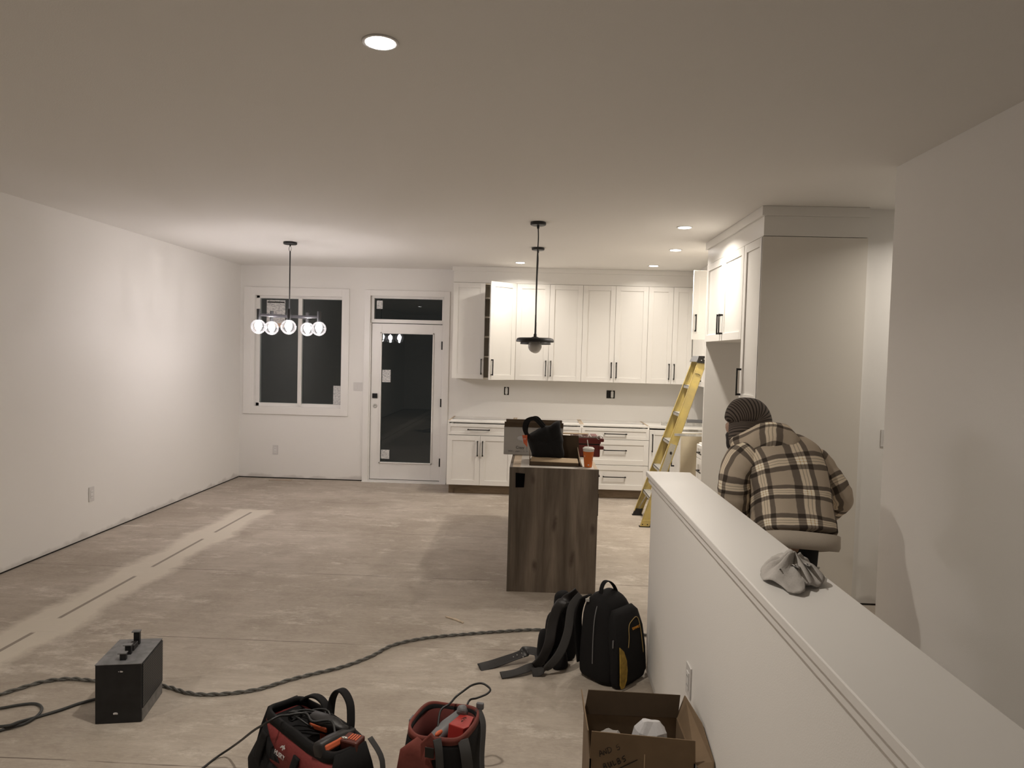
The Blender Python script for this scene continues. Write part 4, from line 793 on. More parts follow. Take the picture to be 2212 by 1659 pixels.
obj('belt_end', ribbon(bmesh.new(), smooth_path(a, 5), .052, .008, (.15, .95, .25)), MSTRAP, t, sm=True)
obj('buckle', B((.285, .305, 3.60, 3.606, .40, .418)), MALU, t, bev=.002)
# ---------------------------------------------------------------- open carton with marker writing
t = thing('cardboard_carton', 'open brown cardboard carton with handwritten marker note, against the half wall', 'box', (.40, 2.45, 0))
X0, X1c, Y0c, Y1c, ZT = .212, .562, 2.30, 2.60, .330
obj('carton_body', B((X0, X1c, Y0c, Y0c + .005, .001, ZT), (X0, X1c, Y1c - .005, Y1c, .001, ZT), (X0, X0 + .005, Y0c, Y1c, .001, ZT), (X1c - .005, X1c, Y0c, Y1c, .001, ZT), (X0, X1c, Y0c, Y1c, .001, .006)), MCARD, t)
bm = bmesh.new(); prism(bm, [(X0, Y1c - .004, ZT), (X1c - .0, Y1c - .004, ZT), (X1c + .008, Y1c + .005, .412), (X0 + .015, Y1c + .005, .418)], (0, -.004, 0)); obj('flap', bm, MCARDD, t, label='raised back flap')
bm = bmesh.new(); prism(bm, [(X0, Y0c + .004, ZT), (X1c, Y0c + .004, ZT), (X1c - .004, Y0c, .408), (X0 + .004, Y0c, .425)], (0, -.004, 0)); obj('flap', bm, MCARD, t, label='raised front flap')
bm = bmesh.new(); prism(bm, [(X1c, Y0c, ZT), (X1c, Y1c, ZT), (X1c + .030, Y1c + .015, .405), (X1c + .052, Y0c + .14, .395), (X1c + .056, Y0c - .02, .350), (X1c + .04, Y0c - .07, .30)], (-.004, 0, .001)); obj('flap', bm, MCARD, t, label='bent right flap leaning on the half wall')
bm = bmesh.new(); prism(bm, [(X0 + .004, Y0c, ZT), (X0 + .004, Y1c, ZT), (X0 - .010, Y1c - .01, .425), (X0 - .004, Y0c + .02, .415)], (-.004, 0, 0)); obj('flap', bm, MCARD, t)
obj('tape_seam', B((.392, .395, Y0c - .0012, Y0c, .1, .395)), MCARDL, t); obj('torn_spot', ball(bmesh.new(), (.457, Y0c - .001, .388), (.007, .001, .006), 8, 6), MWT, t)
GL = {'A': [[(0, 0), (.35, 1), (.75, 0)], [(.12, .38), (.62, .38)]], 'N': [[(0, 0), (.05, .8), (.55, .05), (.6, .95)]], 'D': [[(0, 0), (.05, 1)], [(-.15, .95), (.35, 1), (.75, .7), (.6, .2), (0, 0)]], '5': [[(.65, 1), (.1, .85), (.05, .5), (.45, .55), (.6, .25), (.35, 0), (0, .12)]],
      'B': [[(0, 0), (.05, 1), (.5, .9), (.45, .6), (.05, .5), (.6, .4), (.55, .08), (0, 0)]], 'U': [[(0, 1), (.08, .15), (.4, .05), (.6, .9)], [(.6, .9), (.68, .02)]], 'L': [[(.05, 1), (.1, .1), (.65, .2)]], 'S': [[(.8, 1.05), (.2, .9), (.15, .6), (.6, .5), (.6, .15), (.15, .02)]]}
def write(word, x, z, hgt, slope, step):
    bm = bmesh.new()
    for i, ch_ in enumerate(word):
        if ch_ == ' ': continue
        for st in GL[ch_]:
            pp = [Vector((x + i * step * math.cos(slope) + (u * math.cos(slope) - v * math.sin(slope)) * hgt * .8, Y0c - .0015, z + i * step * math.sin(slope) + (u * math.sin(slope) + v * math.cos(slope)) * hgt)) for u, v in st]
            tube(bm, smooth_path(pp, 3), .0013, 5)
    return bm
q1 = at(1296, 1634, y=Y0c); q2 = at(1306, 1662, y=Y0c)
obj('handwriting', write('AND 5', q1.x, q1.z, .020, .40, .0155), MINK, t); obj('handwriting', write('BULBS', q2.x, q2.z, .019, .42, .0165), MINK, t)
u1, u2 = at(1335, 1661, y=Y0c), at(1377, 1641, y=Y0c); obj('handwriting', tube(bmesh.new(), [Vector((u1.x, Y0c - .0015, u1.z)), Vector((u2.x, Y0c - .0015, u2.z))], .0014, 5), MINK, t)
bm = bmesh.new(); loft(bm, [(.43, 2.46, .14), (.435, 2.46, .28), (.44, 2.46, .35), (.435, 2.46, .385)], [(.080, .06), (.070, .055), (.055, .045), (.030, .02)], 14, (1, 0, 0), True, 3.0); jitter(bm, .012, 20, 4)
tag(obj('foam_wrap', bm, MFOAM), 'white foam packing sticking up inside the open carton', 'packing foam')
bm = bmesh.new(); ball(bm, (.295, 2.48, .29), (.055, .045, .045), 14, 10); jitter(bm, .014, 25, 8)
tag(obj('tissue_ball', bm, mat('grey_tissue', (.35, .33, .31), .9)), 'crumpled grey tissue ball low inside the open carton', 'packing')
tag(obj('packing_bundle', B((X0 + .02, X1c - .02, Y0c + .02, Y1c - .02, .007, .16)), MCARDD, bev=.01), 'brown packing filling the bottom of the open carton', 'packing') if False else None
# ---------------------------------------------------------------- tool bags
def bag_frame(name, label, front_l, front_r, z_, extra=0.0):
    a, b2 = Vector(front_l), Vector(front_r); d = (b2 - a); d.z = 0; return a, d.normalized(), d.length, math.atan2(d.y, d.x)
# red and black open-mouth bag at the bottom of the picture
fa = at(572, 1524, z=.27); fb = at(718, 1632, z=.27); d = Vector((fb.x - fa.x, fb.y - fa.y, 0)); LN = d.length; ang = math.atan2(d.y, d.x); mid = (fa + fb) / 2; nrm = Vector((-d.y, d.x, 0)).normalized()
WB = .150; base = Vector((mid.x, mid.y, 0)) + nrm * WB * .5
t = thing('tool_bag', 'red and black open tool bag with white lettering, trailing a thin black cord', 'tool bag', (base.x, base.y, 0), ang)
def ring(z, L_, w, dx=0, dy=0): return (Vector((dx, dy, z)), (L_ / 2, w / 2))
rg = [ring(.004, LN + .05, .265, -.03, -.015), ring(.02, LN + .07, .285, -.03, -.015), ring(.08, LN + .04, .248, -.02, 0), ring(.118, LN + .015, .232)]
bm = bmesh.new(); loft(bm, [r[0] for r in rg], [r[1] for r in rg], 56, (1, 0, 0), True, 5.0); jitter(bm, .006, 14, 1); obj('base', bm, MBLK, t, local=True, sm=True)
def wall(bm, rg, th, seg=56, power=5.0, torus=False):
    """open-topped shell with thickness"""
    def rv(r, off): return [bm.verts.new(r[0] + Vector(((r[1][0] - off) * math.copysign(abs(math.cos(2 * PI * k / seg)) ** (2 / power), math.cos(2 * PI * k / seg)), (r[1][1] - off) * math.copysign(abs(math.sin(2 * PI * k / seg)) ** (2 / power), math.sin(2 * PI * k / seg)), 0))) for k in range(seg)]
    rs = [rv(r, 0) for r in rg] + [rv(r, th) for r in rg[::-1]]
    for i in range(len(rs) - 1):
        for k in range(seg): bm.faces.new((rs[i][k], rs[i][(k + 1) % seg], rs[i + 1][(k + 1) % seg], rs[i + 1][k]))
    if torus:
        for k in range(seg): bm.faces.new((rs[-1][k], rs[-1][(k + 1) % seg], rs[0][(k + 1) % seg], rs[0][k]))
    else: bm.faces.new(rs[0][::-1]); bm.faces.new(rs[-1])
    return bm
rg = [ring(.115, LN + .026, .242), ring(.18, LN + .012, .215), ring(.235, LN - .004, .185)]
bm = wall(bmesh.new(), rg, .010, torus=True); jitter(bm, .005, 12, 2); obj('side_wall', bm, MRED, t, local=True, sm=True)
rg = [ring(.232, LN + .000, .188), ring(.25, LN - .002, .180), ring(.266, LN - .006, .170)]
bm = wall(bmesh.new(), rg, .012, torus=True); jitter(bm, .004, 12, 2); obj('zip_band', bm, MBLK, t, local=True, sm=True, label='black zip band round the mouth')
for s in (-1, 1):
    bm = bmesh.new(); loft(bm, [(s * (LN / 2 + .012), 0, .02), (s * (LN / 2 + .016), 0, .10), (s * (LN / 2 + .008), 0, .19), (s * (LN / 2 - .002), 0, .262)], [(.010, .105), (.010, .105), (.008, .088), (.006, .065)], 16, (1, 0, 0), True, 4); jitter(bm, .006, 15, 4 + s); obj('end_panel', bm, MBLK, t, local=True, sm=True)
fy = -.120
for k_, x_ in enumerate((-.347 * LN, .13 * LN)):
    bm = bmesh.new(); ribbon(bm, smooth_path([(x_ - .01, fy - .012, .02), (x_ - .006, fy - .015, .11), (x_, fy - .004, .165), (x_ + .003, fy + .010, .205)], 4), .038, .010, (1, 0, 0)); obj('strap_loop', bm, MBLK, t, local=True, sm=True)
for k_, x_ in enumerate((-.19, -.07, .09)):
    bm = bmesh.new(); loft(bm, [(x_, fy + .004, .015), (x_, fy, .04), (x_, fy, .10), (x_, fy + .006, .118)], [(.045, .012), (.052, .018), (.052, .016), (.048, .008)], 16, (1, 0, 0), True, 4); obj('pocket', bm, MBLK, t, local=True, sm=True)
EX = -.085 * LN; text('lettering', 'HUSKY', .023, MWT, t, M3((EX, -.1200, .172), (1, 0, 0), (0, .25, 1)), ext=.0008, local=True)
bm = bmesh.new()
LG = [[(-.085, .196), (-.074, .206), (-.062, .208), (-.052, .214), (-.050, .206), (-.044, .203), (-.050, .198), (-.056, .201), (-.060, .192), (-.066, .194), (-.062, .200), (-.070, .201), (-.078, .196)]]
for poly in LG: prism(bm, [((x_ + .066) * .8 + EX + .008, -.1190 + (z_ - .172) * .25, z_) for x_, z_ in poly], (0, -.0014, 0))
obj('dog_head_emblem', bm, MWT, t, local=True)
obj('handle', ribbon(bmesh.new(), smooth_path([(-.02, .08, .25), (-.03, .095, .31), (-.01, .105, .350), (.030, .108, .358), (.075, .105, .330), (.105, .09, .28), (.115, .08, .25)], 5), .032, .010, (0, 1, 0)), MBLK, t, local=True, sm=True)
obj('handle', ribbon(bmesh.new(), smooth_path([(-.19, .06, .26), (-.16, .075, .285), (-.11, .08, .298), (-.06, .08, .29), (-.03, .075, .262)], 5), .030, .012, (0, 1, 0)), MBLK, t, local=True, sm=True)
rg = [ring(.17, LN - .03, .17), ring(.19, LN - .05, .14)]
bm = bmesh.new(); loft(bm, [r[0] for r in rg], [r[1] for r in rg], 24, (1, 0, 0), True, 4); jitter(bm, .01, 30, 5); obj('lining', bm, MBLK, t, local=True)
obj('side_strap', ribbon(bmesh.new(), smooth_path([(LN / 2 - .02, .095, .26), (LN / 2 + .05, .10, .20), (LN / 2 + .075, .07, .10), (LN / 2 + .06, .03, .02)], 5), .022, .004, (0, 1, 0)), MSTRAP, t, local=True, sm=True)
obj('zip_tab', B((-LN / 2 - .04, -LN / 2 - .008, -.02, -.006, .222, .232)), MBLK, t, local=True, bev=.003)
obj('buckle', B((LN / 2 - .05, LN / 2 - .04, .04, .052, .268, .276)), MALU, t, local=True)
RM = Matrix.Rotation(ang, 4, 'Z')
def inbag(p): return Vector((base.x, base.y, 0)) + (RM @ Vector(p).to_4d()).to_3d() if False else Vector((base.x, base.y, 0)) + Matrix.Rotation(ang, 3, 'Z') @ Vector(p)
def drill(label, p, rz, tilt, m1=MORT, m2=MBLK2, sc=1.0):
    r = thing('power_drill', label, 'power tool', p, rz, group='cordless tools in the open tool bag'); r.rotation_euler = (tilt, 0, rz)
    bm = bmesh.new(); loft(bm, [(-.07 * sc, 0, 0), (-.06 * sc, 0, 0), (0, 0, 0), (.05 * sc, 0, 0), (.07 * sc, 0, 0), (.10 * sc, 0, 0)], [(.02, .024), (.028, .030), (.030, .032), (.026, .028), (.018, .018), (.014, .014)], 20, (0, 1, 0), True, 3); obj('motor_housing', bm, m2, r, local=True, sm=True)
    bm = bmesh.new(); loft(bm, [(-.012, 0, -.02), (-.015, 0, -.05), (-.018, 0, -.10)], [(.018, .015), (.016, .014), (.020, .016)], 14, (1, 0, 0), True, 3); obj('grip', bm, m1, r, local=True, sm=True)
    obj('accent_shell', B((-.055 * sc, .03 * sc, -.0325, .0325, -.012, .012)), m1, r, local=True, bev=.006); return r
drill('orange and black cordless tool at the far end of the red bag', inbag((.03, .030, .262)), ang + .3, .2)
drill('orange and black cordless tool at the near end of the red bag', inbag((.155, -.02, .258)), ang + 1.7, -.4)
r = thing('battery_charger', 'dark red slotted battery pack at the near corner of the red bag', 'battery pack', inbag((.205, .03, .262)), ang + .4)
obj('pack_body', B((-.035, .035, -.03, .03, -.03, .018)), mat('maroon_plastic', (.10, .025, .018), .5), r, local=True, bev=.006)
for k_ in range(4): obj('vent_slot', B((-.012 + k_ * .010, -.007 + k_ * .010, -.015, .020, .018, .0195)), MORT, r, local=True)
bm = bmesh.new(); ball(bm, (-.022, -.018, .020), (.014, .007, .006), 14, 8); obj('chrome_contact', bm, mat('bright_steel', (.8, .8, .8), .12, 1.0), r, local=True, sm=True)
pc = smooth_path([inbag((.14, .0, .27)), inbag((.08, .02, .295)), inbag((.02, -.02, .285)), at(660, 1541, z=.285), at(620, 1545, z=.29), at(600, 1548, z=.295), at(575, 1562, z=.28), at(548, 1578, z=.22), at(520, 1600, z=.12), at(495, 1618, z=.04), at(465, 1638, z=.006), at(430, 1665, z=.006), at(380, 1700, z=.006)], 6)
tag(obj('charger_cord', tube(bmesh.new(), pc, .0045, 8), MCORDB, sm=True), 'thin black cord running from the red bag to the lower picture edge', 'cord')
random.seed(3); cc = []
for k_ in range(26): a_ = k_ * .9; cc.append(inbag((-.05 + .075 * math.cos(a_) + random.uniform(-.015, .015), .01 + .05 * math.sin(a_ * 1.1), .255 + .018 * math.sin(k_ * 1.7) + random.uniform(0, .02))))
tag(obj('cable_coil', tube(bmesh.new(), smooth_path(cc, 4), .0038, 7), MCORDB, sm=True), 'tangled coil of black cable inside the red bag', 'cable')
# faded red and charcoal bag
cen = at(962, 1555, z=.27); B2 = Vector((cen.x + .0, cen.y - .02, 0))
t = thing('tool_bag', 'faded red and charcoal open tool bag holding a red case, right of the lettered bag', 'tool bag', (B2.x, B2.y, 0), math.radians(-12))
LB, WB2 = .245, .27
rg = [ring(.004, .27, .285), ring(.02, .285, .30), ring(.12, .275, .295), ring(.20, .262, .285)]
bm = wall(bmesh.new(), rg + [ring(.245, .25, .272), ring(.275, .235, .262)], .010, 56, 3.4)
jitter(bm, .009, 10, 12); obj('side_wall', bm, MBLK, t, local=True, sm=True)
rg = [ring(.262, .243, .270), ring(.284, .238, .264)]
bm = wall(bmesh.new(), rg, .008, 56, 3.4, torus=True); jitter(bm, .009, 10, 12); obj('rim_piping', bm, MREDL, t, local=True, sm=True, label='faded red rim')
rg = [ring(.05, .22, .24), ring(.16, .225, .245), ring(.26, .222, .246)]
bm = wall(bmesh.new(), rg, .004, 40, 3.4); jitter(bm, .006, 12, 3); obj('lining', bm, mat('maroon_lining', (.10, .018, .014), .9), t, local=True, sm=True, label='dark maroon lining')
bm = bmesh.new(); loft(bm, [(-.055, -.145, .01), (-.055, -.152, .08), (-.055, -.148, .16), (-.055, -.142, .215), (-.03, -.135, .262)], [(.075, .012), (.078, .018), (.074, .018), (.062, .014), (.030, .010)], 24, (1, 0, 0), True, 3.5); jitter(bm, .008, 18, 7); obj('front_pocket', bm, MREDL, t, local=True, sm=True, label='faded red front pocket')
bm = bmesh.new(); prism(bm, [(-.035, -.155, .20), (.028, -.150, .215), (.038, -.145, .262), (-.005, -.140, .298), (-.040, -.148, .262)], (0, .010, .004)); obj('pocket_flap', bm, MREDL, t, local=True, bev=.003); obj('flap_window', B((-.018, .015, -.1585, -.1545, .222, .258)), MDK, t, local=True)
obj('shoulder_strap', ribbon(bmesh.new(), smooth_path([(.105, -.10, .275), (.125, -.125, .24), (.14, -.13, .15), (.145, -.125, .06), (.150, -.11, .01)], 5), .040, .005, (1, .3, 0)), MSTRAP, t, local=True, sm=True)
obj('shoulder_strap', ribbon(bmesh.new(), smooth_path([(.02, -.140, .285), (.035, -.158, .25), (.045, -.165, .16), (.05, -.165, .06), (.05, -.16, .01)], 5), .030, .005, (1, 0, 0)), MSTRAP, t, local=True, sm=True)
obj('shoulder_strap', ribbon(bmesh.new(), smooth_path([(.10, .11, .28), (.135, .06, .25), (.155, -.02, .17), (.175, -.07, .10), (.180, -.11, .04), (.15, -.14, .02), (.12, -.145, .06)], 5), .030, .005, (.2, 1, 0)), MSTRAP, t, local=True, sm=True)
obj('side_clip', B((-.150, -.132, .01, .05, .20, .255)), MGREY, t, local=True, bev=.004); obj('handle', ribbon(bmesh.new(), smooth_path([(-.14, .03, .20), (-.152, .01, .15), (-.160, -.02, .10), (-.150, -.03, .07)], 4), .03, .012, (0, 1, 0)), MBLK, t, local=True, sm=True)
obj('side_clip', B((.085, .115, .125, .14, .272, .298)), MGREY, t, local=True, bev=.004)
def inb2(p): return Vector((B2.x, B2.y, 0)) + Matrix.Rotation(math.radians(-12), 3, 'Z') @ Vector(p)
r = thing('plastic_case', 'bright red plastic case with scribbled letters inside the faded red bag', 'case', inb2((.060, -.03, .10)), math.radians(-16)); r.rotation_euler = (math.radians(-12), 0, math.radians(-16))
bm = bmesh.new(); prism(bm, [(-.030, -.052, .185), (.030, -.052, .178), (.040, -.02, .178), (.028, .062, .190), (-.026, .066, .193)], (0, 0, -.16)); obj('case_body', bm, MREDP, r, local=True, bev=.003)
bm = bmesh.new(); tube(bm, smooth_path([(.0, .000, .192), (.004, .022, .194), (.014, .018, .194), (.004, .008, .193), (.014, .0, .192)], 3), .0010, 5); tube(bm, smooth_path([(.006, -.016, .191), (.012, -.010, .191), (.008, -.022, .190)], 3), .0010, 5); obj('scribble', bm, MINK, r, local=True)
r = thing('cordless_tool', 'grey cordless tool lying across the faded red bag', 'power tool', inb2((.005, .02, .225)), math.radians(55))
bm = bmesh.new(); loft(bm, [(-.10, 0, -.02), (-.06, 0, 0), (0, 0, .015), (.05, 0, .03), (.10, 0, .045)], [(.016, .018), (.026, .028), (.030, .03), (.022, .024), (.016, .018)], 18, (0, 1, 0), True, 2.6); obj('motor_housing', bm, MGREY, r, local=True, sm=True); bm = bmesh.new(); ball(bm, (-.06, -.012, .024), (.022, .009, .010), 12, 8); obj('accent_shell', bm, MORT, r, local=True, sm=True)
tag(obj('steel_fitting', jitter(ball(bmesh.new(), inb2((.045, .075, .285)), (.020, .018, .022), 14, 10), .006, 40, 2), MHEATT), 'grey metal fitting at the rear rim of the faded red bag', 'fitting')
lp = smooth_path([inb2((-.02, -.02, .25)), inb2((-.035, .05, .285)), inb2((-.01, .085, .30)), at(985, 1505, z=.31), at(1002, 1492, z=.325), at(1020, 1480, z=.33), at(1040, 1476, z=.33), at(1054, 1483, z=.325), at(1059, 1491, z=.32), at(1050, 1500, z=.31), at(1030, 1508, z=.30), at(1012, 1516, z=.28), inb2((.05, .06, .24))], 6)
tag(obj('cable_loop', tube(bmesh.new(), lp, .0042, 8), MCORDB, sm=True), 'black cable looping up out of the faded red bag', 'cable')
# ---------------------------------------------------------------- rag on the half-wall cap
from mathutils import noise as _n
def Q(px, py, z): return at(px, py, z=1.071 + z)
bm = bmesh.new(); cR = Vector((.705, 1.90, 1.071)); NR, NA = 14, 72
outline = [(1645, 1243), (1658, 1262), (1686, 1272), (1700, 1283), (1735, 1290), (1748, 1277), (1738, 1272), (1758, 1272), (1778, 1268), (1776, 1256), (1758, 1243), (1745, 1232), (1748, 1224), (1738, 1214), (1712, 1212), (1690, 1214), (1664, 1216), (1662, 1224), (1650, 1232)]
op_ = [Q(px, py, 0) for px, py in outline]
op_ = [Vector((max(p.x, .60), p.y, p.z)) for p in op_]
import bisect
cen_r = sum(op_, Vector()) / len(op_); angs = sorted([(math.atan2(p.y - cen_r.y, p.x - cen_r.x), (p - cen_r).length) for p in op_])
def rad_at(a):
    A = [x for x, _ in angs]; i = bisect.bisect(A, a) % len(A); a1, r1 = angs[i]; a0, r0 = angs[i - 1]; da = (a1 - a0) % (2 * PI) or 1e-6; f = ((a - a0) % (2 * PI)) / da; return r0 + (r1 - r0) * f
rings_ = []
for i in range(NR + 1):
    f = i / NR; rr_ = []
    for k in range(NA):
        a = -PI + 2 * PI * k / NA; R_k = rad_at(a) * f; p = cen_r + Vector((math.cos(a) * R_k, math.sin(a) * R_k, 0))
        fold = .5 + .5 * math.sin(a * 8 + 1.2 + 2.0 * _n.noise(Vector((math.cos(a) * 1.5, math.sin(a) * 1.5, f)))); h = (1 - f) ** .75 * .048 * (.65 + .5 * fold) + .010 * fold * (1 - f * .3) + .005
        h += .020 * _n.noise(p * 26) * (1 - f * .5); p.z = 1.0705 + max(.003, h + .002); rr_.append(bm.verts.new(p))
        if i == 0: break
    rings_.append(rr_)
for k in range(NA): bm.faces.new((rings_[0][0], rings_[1][k], rings_[1][(k + 1) % NA]))
for i in range(1, NR):
    for k in range(NA): bm.faces.new((rings_[i][k], rings_[i + 1][k], rings_[i + 1][(k + 1) % NA], rings_[i][(k + 1) % NA]))
for (px, py, px2, py2, h) in ((1664, 1216, 1684, 1208, .03), (1700, 1216, 1716, 1200, .05), (1724, 1214, 1742, 1197, .05), (1740, 1210, 1748, 1203, .035)):
    a_, b_ = Q(px, py, .012), Q(px2, py2 + 22, .010 + h); c_ = (a_ + b_) / 2 + Vector((.02, -.03, -.01)); v = [bm.verts.new(q) for q in (a_, b_, c_, c_ + Vector((.012, .02, .004)))]; bm.faces.new((v[0], v[1], v[2])); bm.faces.new((v[1], v[3], v[2]))
o = obj('cloth_rag', bm, MRAG, sm=True); so_ = o.modifiers.new('thick', 'SOLIDIFY'); so_.thickness = .0025; so_.offset = 1
tag(o, 'crumpled off-white rag lying on the half wall cap', 'rag')
# ---------------------------------------------------------------- the person
t = thing('person', 'person in a plaid hooded jacket and ribbed beanie bending forward, seen from behind', 'person', (1.33, 3.32, 0))
V_, E_, R_s = [], [], []
def jv(p, r, par=None):
    V_.append(Vector(p) - Vector((1.33, 3.32, 0))); R_s.append(r if isinstance(r, tuple) else (r, r))
    if par is not None: E_.append((par, len(V_) - 1))
    return len(V_) - 1
pel = jv((1.25, 3.33, .90), (.120, .095)); wa = jv((1.25, 3.38, 1.02), (.115, .09), pel); ches = jv((1.235, 3.46, 1.14), (.14, .10), wa); ub_ = jv((1.19, 3.53, 1.21), (.11, .085), ches); nk = jv((1.13, 3.62, 1.265), .052, ub_); hb = jv((1.085, 3.68, 1.29), (.060, .070), nk); hc = jv((1.065, 3.73, 1.325), (.070, .078), hb); ht = jv((1.055, 3.75, 1.37), (.058, .066), hc)
fc = jv((1.055, 3.795, 1.30), .034, hc); no = jv((1.050, 3.845, 1.29), .012, fc)
def hand(par, w_, dr, up, sd):
    w_ = Vector(w_); dr = Vector(dr).normalized(); sd = Vector(sd).normalized(); palm = jv(w_ + dr * .05, (.032, .018), par)
    for k, (o_, ln) in enumerate(((-.030, .062), (-.010, .075), (.010, .072), (.030, .055))):
        a_ = jv(w_ + dr * .095 + sd * o_, .009, palm); b_ = jv(w_ + dr * (.095 + ln * .5) + sd * o_ * 1.1 + Vector(up) * .012, .0085, a_); jv(w_ + dr * (.095 + ln * .85) + sd * o_ * 1.1 + Vector(up) * .035, .0075, b_)
    a_ = jv(w_ + dr * .035 + sd * -.040, .011, palm); jv(w_ + dr * .07 + sd * -.058 + Vector(up) * .015, .009, a_)
# right arm akimbo
s1 = jv((1.34, 3.52, 1.17), .052, ub_); e1 = jv((1.475, 3.44, 1.02), .045, s1); w1 = jv((1.38, 3.57, .945), .030, e1); hand(w1, (1.38, 3.57, .945), (-.7, .6, -.25), (0, 0, -1), (.2, .3, -1))
# left arm reaching down and forward
s2 = jv((1.02, 3.50, 1.15), .058, ub_); e2 = jv((.945, 3.50, .93), .045, s2); w2 = jv((1.00, 3.66, .80), .030, e2); hand(w2, (1.00, 3.66, .80), (.35, .85, -.35), (.3, 0, -1), (1, -.3, .1))
for sx, fx, fy2 in ((-.085, 1.09, 3.30), (.045, 1.285, 3.24)):
    h1 = jv((1.22 + sx, 3.33, .84), (.092, .092), pel); k1 = jv((1.22 + sx * 1.15, 3.36, .47), .062, h1); a1 = jv((fx, fy2 + .02, .10), .042, k1); jv((fx, fy2 + .16, .035), (.04, .03), a1)
me = bpy.data.meshes.new('body'); me.from_pydata([tuple(v) for v in V_], E_, []); bo_ = bpy.data.objects.new('body', me); C.objects.link(bo_); bo_.parent = t; me.materials.append(MSKIN)
sk = bo_.modifiers.new('skin', 'SKIN')
for i, r in enumerate(R_s): me.skin_vertices[0].data[i].radius = r
for i in range(len(V_)): me.skin_vertices[0].data[i].use_root = (i == 0)
sb = bo_.modifiers.new('s', 'SUBSURF'); sb.levels = 2; sb.render_levels = 2
# trousers and shoes
bm = bmesh.new()
for sx, fx, fy2 in ((-.085, 1.09, 3.30), (.045, 1.285, 3.24)):
    loft(bm, smooth_path([(1.22 + sx * .9, 3.33, .95), (1.22 + sx, 3.33, .80), (1.22 + sx * 1.1, 3.35, .62), (1.22 + sx * 1.15, 3.36, .47), (fx, fy2 + .05, .25), (fx, fy2 + .02, .07)], 3), [(.085 - .028 * min(1, i / 14), .100 - .04 * min(1, i / 14)) for i in range(16)], 20, (1, 0, 0))
obj('trousers', bm, MPANTS, t, sm=True)
for fx, fy2 in ((1.09, 3.30), (1.285, 3.24)):
    bm = bmesh.new(); loft(bm, [(fx, fy2 - .06, .045), (fx, fy2 - .04, .05), (fx, fy2 + .06, .05), (fx, fy2 + .17, .035), (fx, fy2 + .21, .028)], [(.03, .035), (.045, .048), (.048, .048), (.046, .033), (.028, .022)], 18, (1, 0, 0), True, 2.6); obj('shoe', bm, MBLK2, t, sm=True)
# jacket: torso and sleeves
bm = bmesh.new()
tor = [(1717, 1166, 3.305, .187, .150), (1713, 1142, 3.335, .186, .156), (1709, 1105, 3.38, .184, .160), (1703, 1060, 3.43, .186, .158), (1695, 1022, 3.47, .192, .150), (1685, 992, 3.51, .192, .135), (1675, 972, 3.545, .150, .112), (1666, 958, 3.575, .095, .080)]
pth = [at(px, py, y=y) for px, py, y, _, _ in tor]; P2 = smooth_path(pth, 4); rd = []
for i in range(len(P2)):
    a_ = min(i // 4, len(tor) - 2); f = (i - a_ * 4) / 4; rd.append((tor[a_][3] * (1 - f) + tor[a_ + 1][3] * f, tor[a_][4] * (1 - f) + tor[a_ + 1][4] * f))
loft(bm, P2, rd, 48, (1, 0, 0), True, 2.7, uv='flat')
def sleeve(bm, pts, rads):
    P3 = smooth_path(pts, 5); rr2 = []
    for i in range(len(P3)):
        a_ = min(i // 5, len(rads) - 2); f = (i - a_ * 5) / 5; r_ = rads[a_] * (1 - f) + rads[a_ + 1] * f; r_ *= 1 + .035 * math.sin(i * 1.9); rr2.append((r_, r_ * .95))
    loft(bm, P3, rr2, 26, None, True, 2.2, uv='arc')
sleeve(bm, [at(1735, 990, y=3.50), at(1762, 1003, y=3.49), at(1785, 1030, y=3.47), at(1806, 1060, y=3.44), at(1815, 1080, y=3.45), at(1805, 1096, y=3.50), at(1786, 1112, y=3.58)], [.075, .082, .070, .066, .060, .052, .046])
sleeve(bm, [at(1625, 985, y=3.50), at(1600, 1000, y=3.48), at(1588, 1028, y=3.46), at(1586, 1060, y=3.46), at(1588, 1095, y=3.47), at(1594, 1125, y=3.52), at(1600, 1150, y=3.62)], [.080, .088, .080, .076, .070, .060, .050])
from mathutils import noise
for v in bm.verts: v.co += noise.noise_vector(v.co * 9) * .008 + noise.noise_vector(v.co * 22 + Vector((3, 1, 2))) * .003
jk = obj('jacket', bm, MPLAID, t, sm=True, sub=1)
hb3 = [at(1718, 1185, y=3.290), at(1718, 1181, y=3.292), at(1717, 1159, y=3.310)]
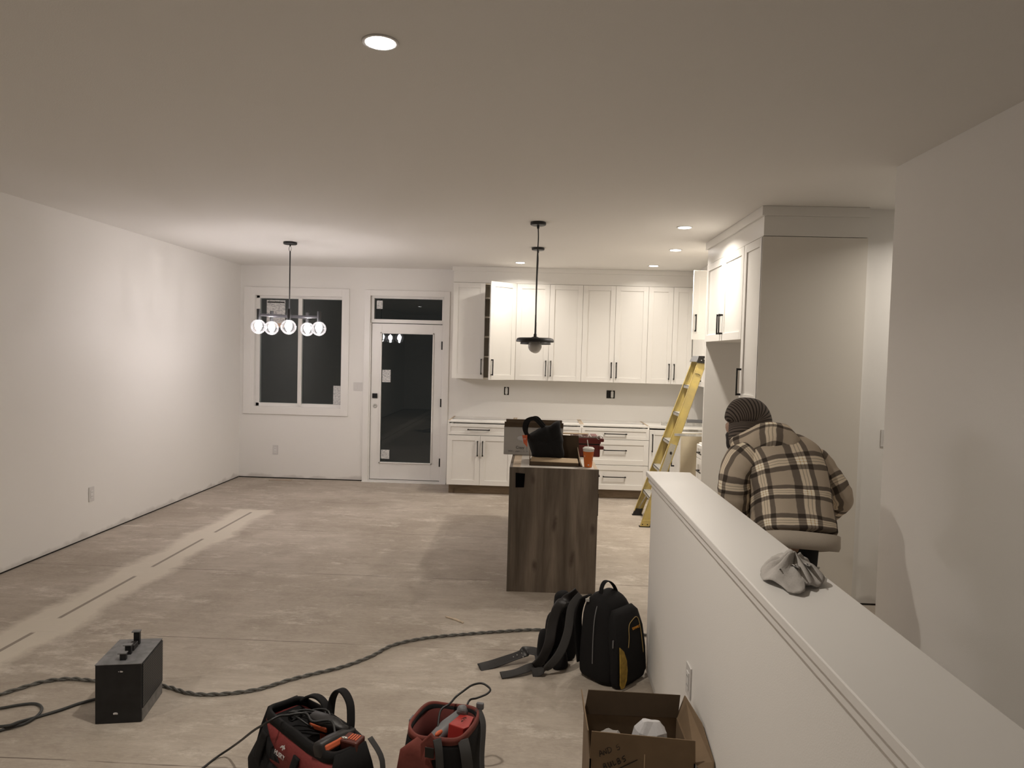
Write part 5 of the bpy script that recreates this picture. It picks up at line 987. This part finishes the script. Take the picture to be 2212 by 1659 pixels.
bm = bmesh.new(); loft(bm, hb3, [(.181, .140), (.187, .151), (.190, .154)], 48, (1, 0, 0), True, 2.7); jitter(bm, .003, 8, 4)
obj('hem_band', bm, MFLEECE, jk, sm=True, label='plain beige hem band')
# hood lying on the shoulders
bm = bmesh.new()
hd = [(1586, 968, 3.60, .03, .028), (1606, 957, 3.555, .055, .060), (1635, 955, 3.525, .085, .090), (1665, 955, 3.505, .105, .100), (1692, 962, 3.50, .100, .095), (1712, 969, 3.51, .070, .075), (1724, 972, 3.53, .036, .04)]
P4 = smooth_path([at(a, b2, y=y) for a, b2, y, _, _ in hd], 4); rd = []
for i in range(len(P4)):
    a_ = min(i // 4, len(hd) - 2); f = (i - a_ * 4) / 4; rd.append((hd[a_][3] * (1 - f) + hd[a_ + 1][3] * f, hd[a_][4] * (1 - f) + hd[a_ + 1][4] * f))
loft(bm, P4, rd, 28, (0, 0, 1), True, 2.2, uv='arc')
for v in bm.verts: v.co += noise.noise_vector(v.co * 12 + Vector((5, 5, 5))) * .014
obj('hood', bm, MPLAID, t, sm=True, sub=1)
# beanie and hair
bm = bmesh.new()
bn = [(1619, 962, 3.68, .098), (1619, 945, 3.685, .108), (1620, 928, 3.70, .110), (1621, 911, 3.71, .110), (1616, 900, 3.71, .102), (1605, 896, 3.70, .092), (1593, 898, 3.69, .076), (1583, 902, 3.68, .058), (1577, 906, 3.675, .036), (1575, 909, 3.67, .012)]
P5 = smooth_path([at(a, b2, y=y) for a, b2, y, _ in bn], 5); rd = []
for i in range(len(P5)):
    a_ = min(i // 5, len(bn) - 2); f = (i - a_ * 5) / 5; r_ = bn[a_][3] * (1 - f) + bn[a_ + 1][3] * f; rd.append((r_, r_ * .98))
loft(bm, P5, rd, 40, None, True, 2.0, uv='arc')
for v in bm.verts: v.co += noise.noise_vector(v.co * 9 + Vector((1, 7, 5))) * .008
obj('beanie', bm, MBEAN, t, sm=True, sub=1, label='grey-brown ribbed slouch beanie')
bm = bmesh.new(); ball(bm, at(1606, 950, y=3.73), (.092, .085, .095), 20, 14); jitter(bm, .008, 30, 3); obj('hair', bm, MHAIR, t, sm=True)
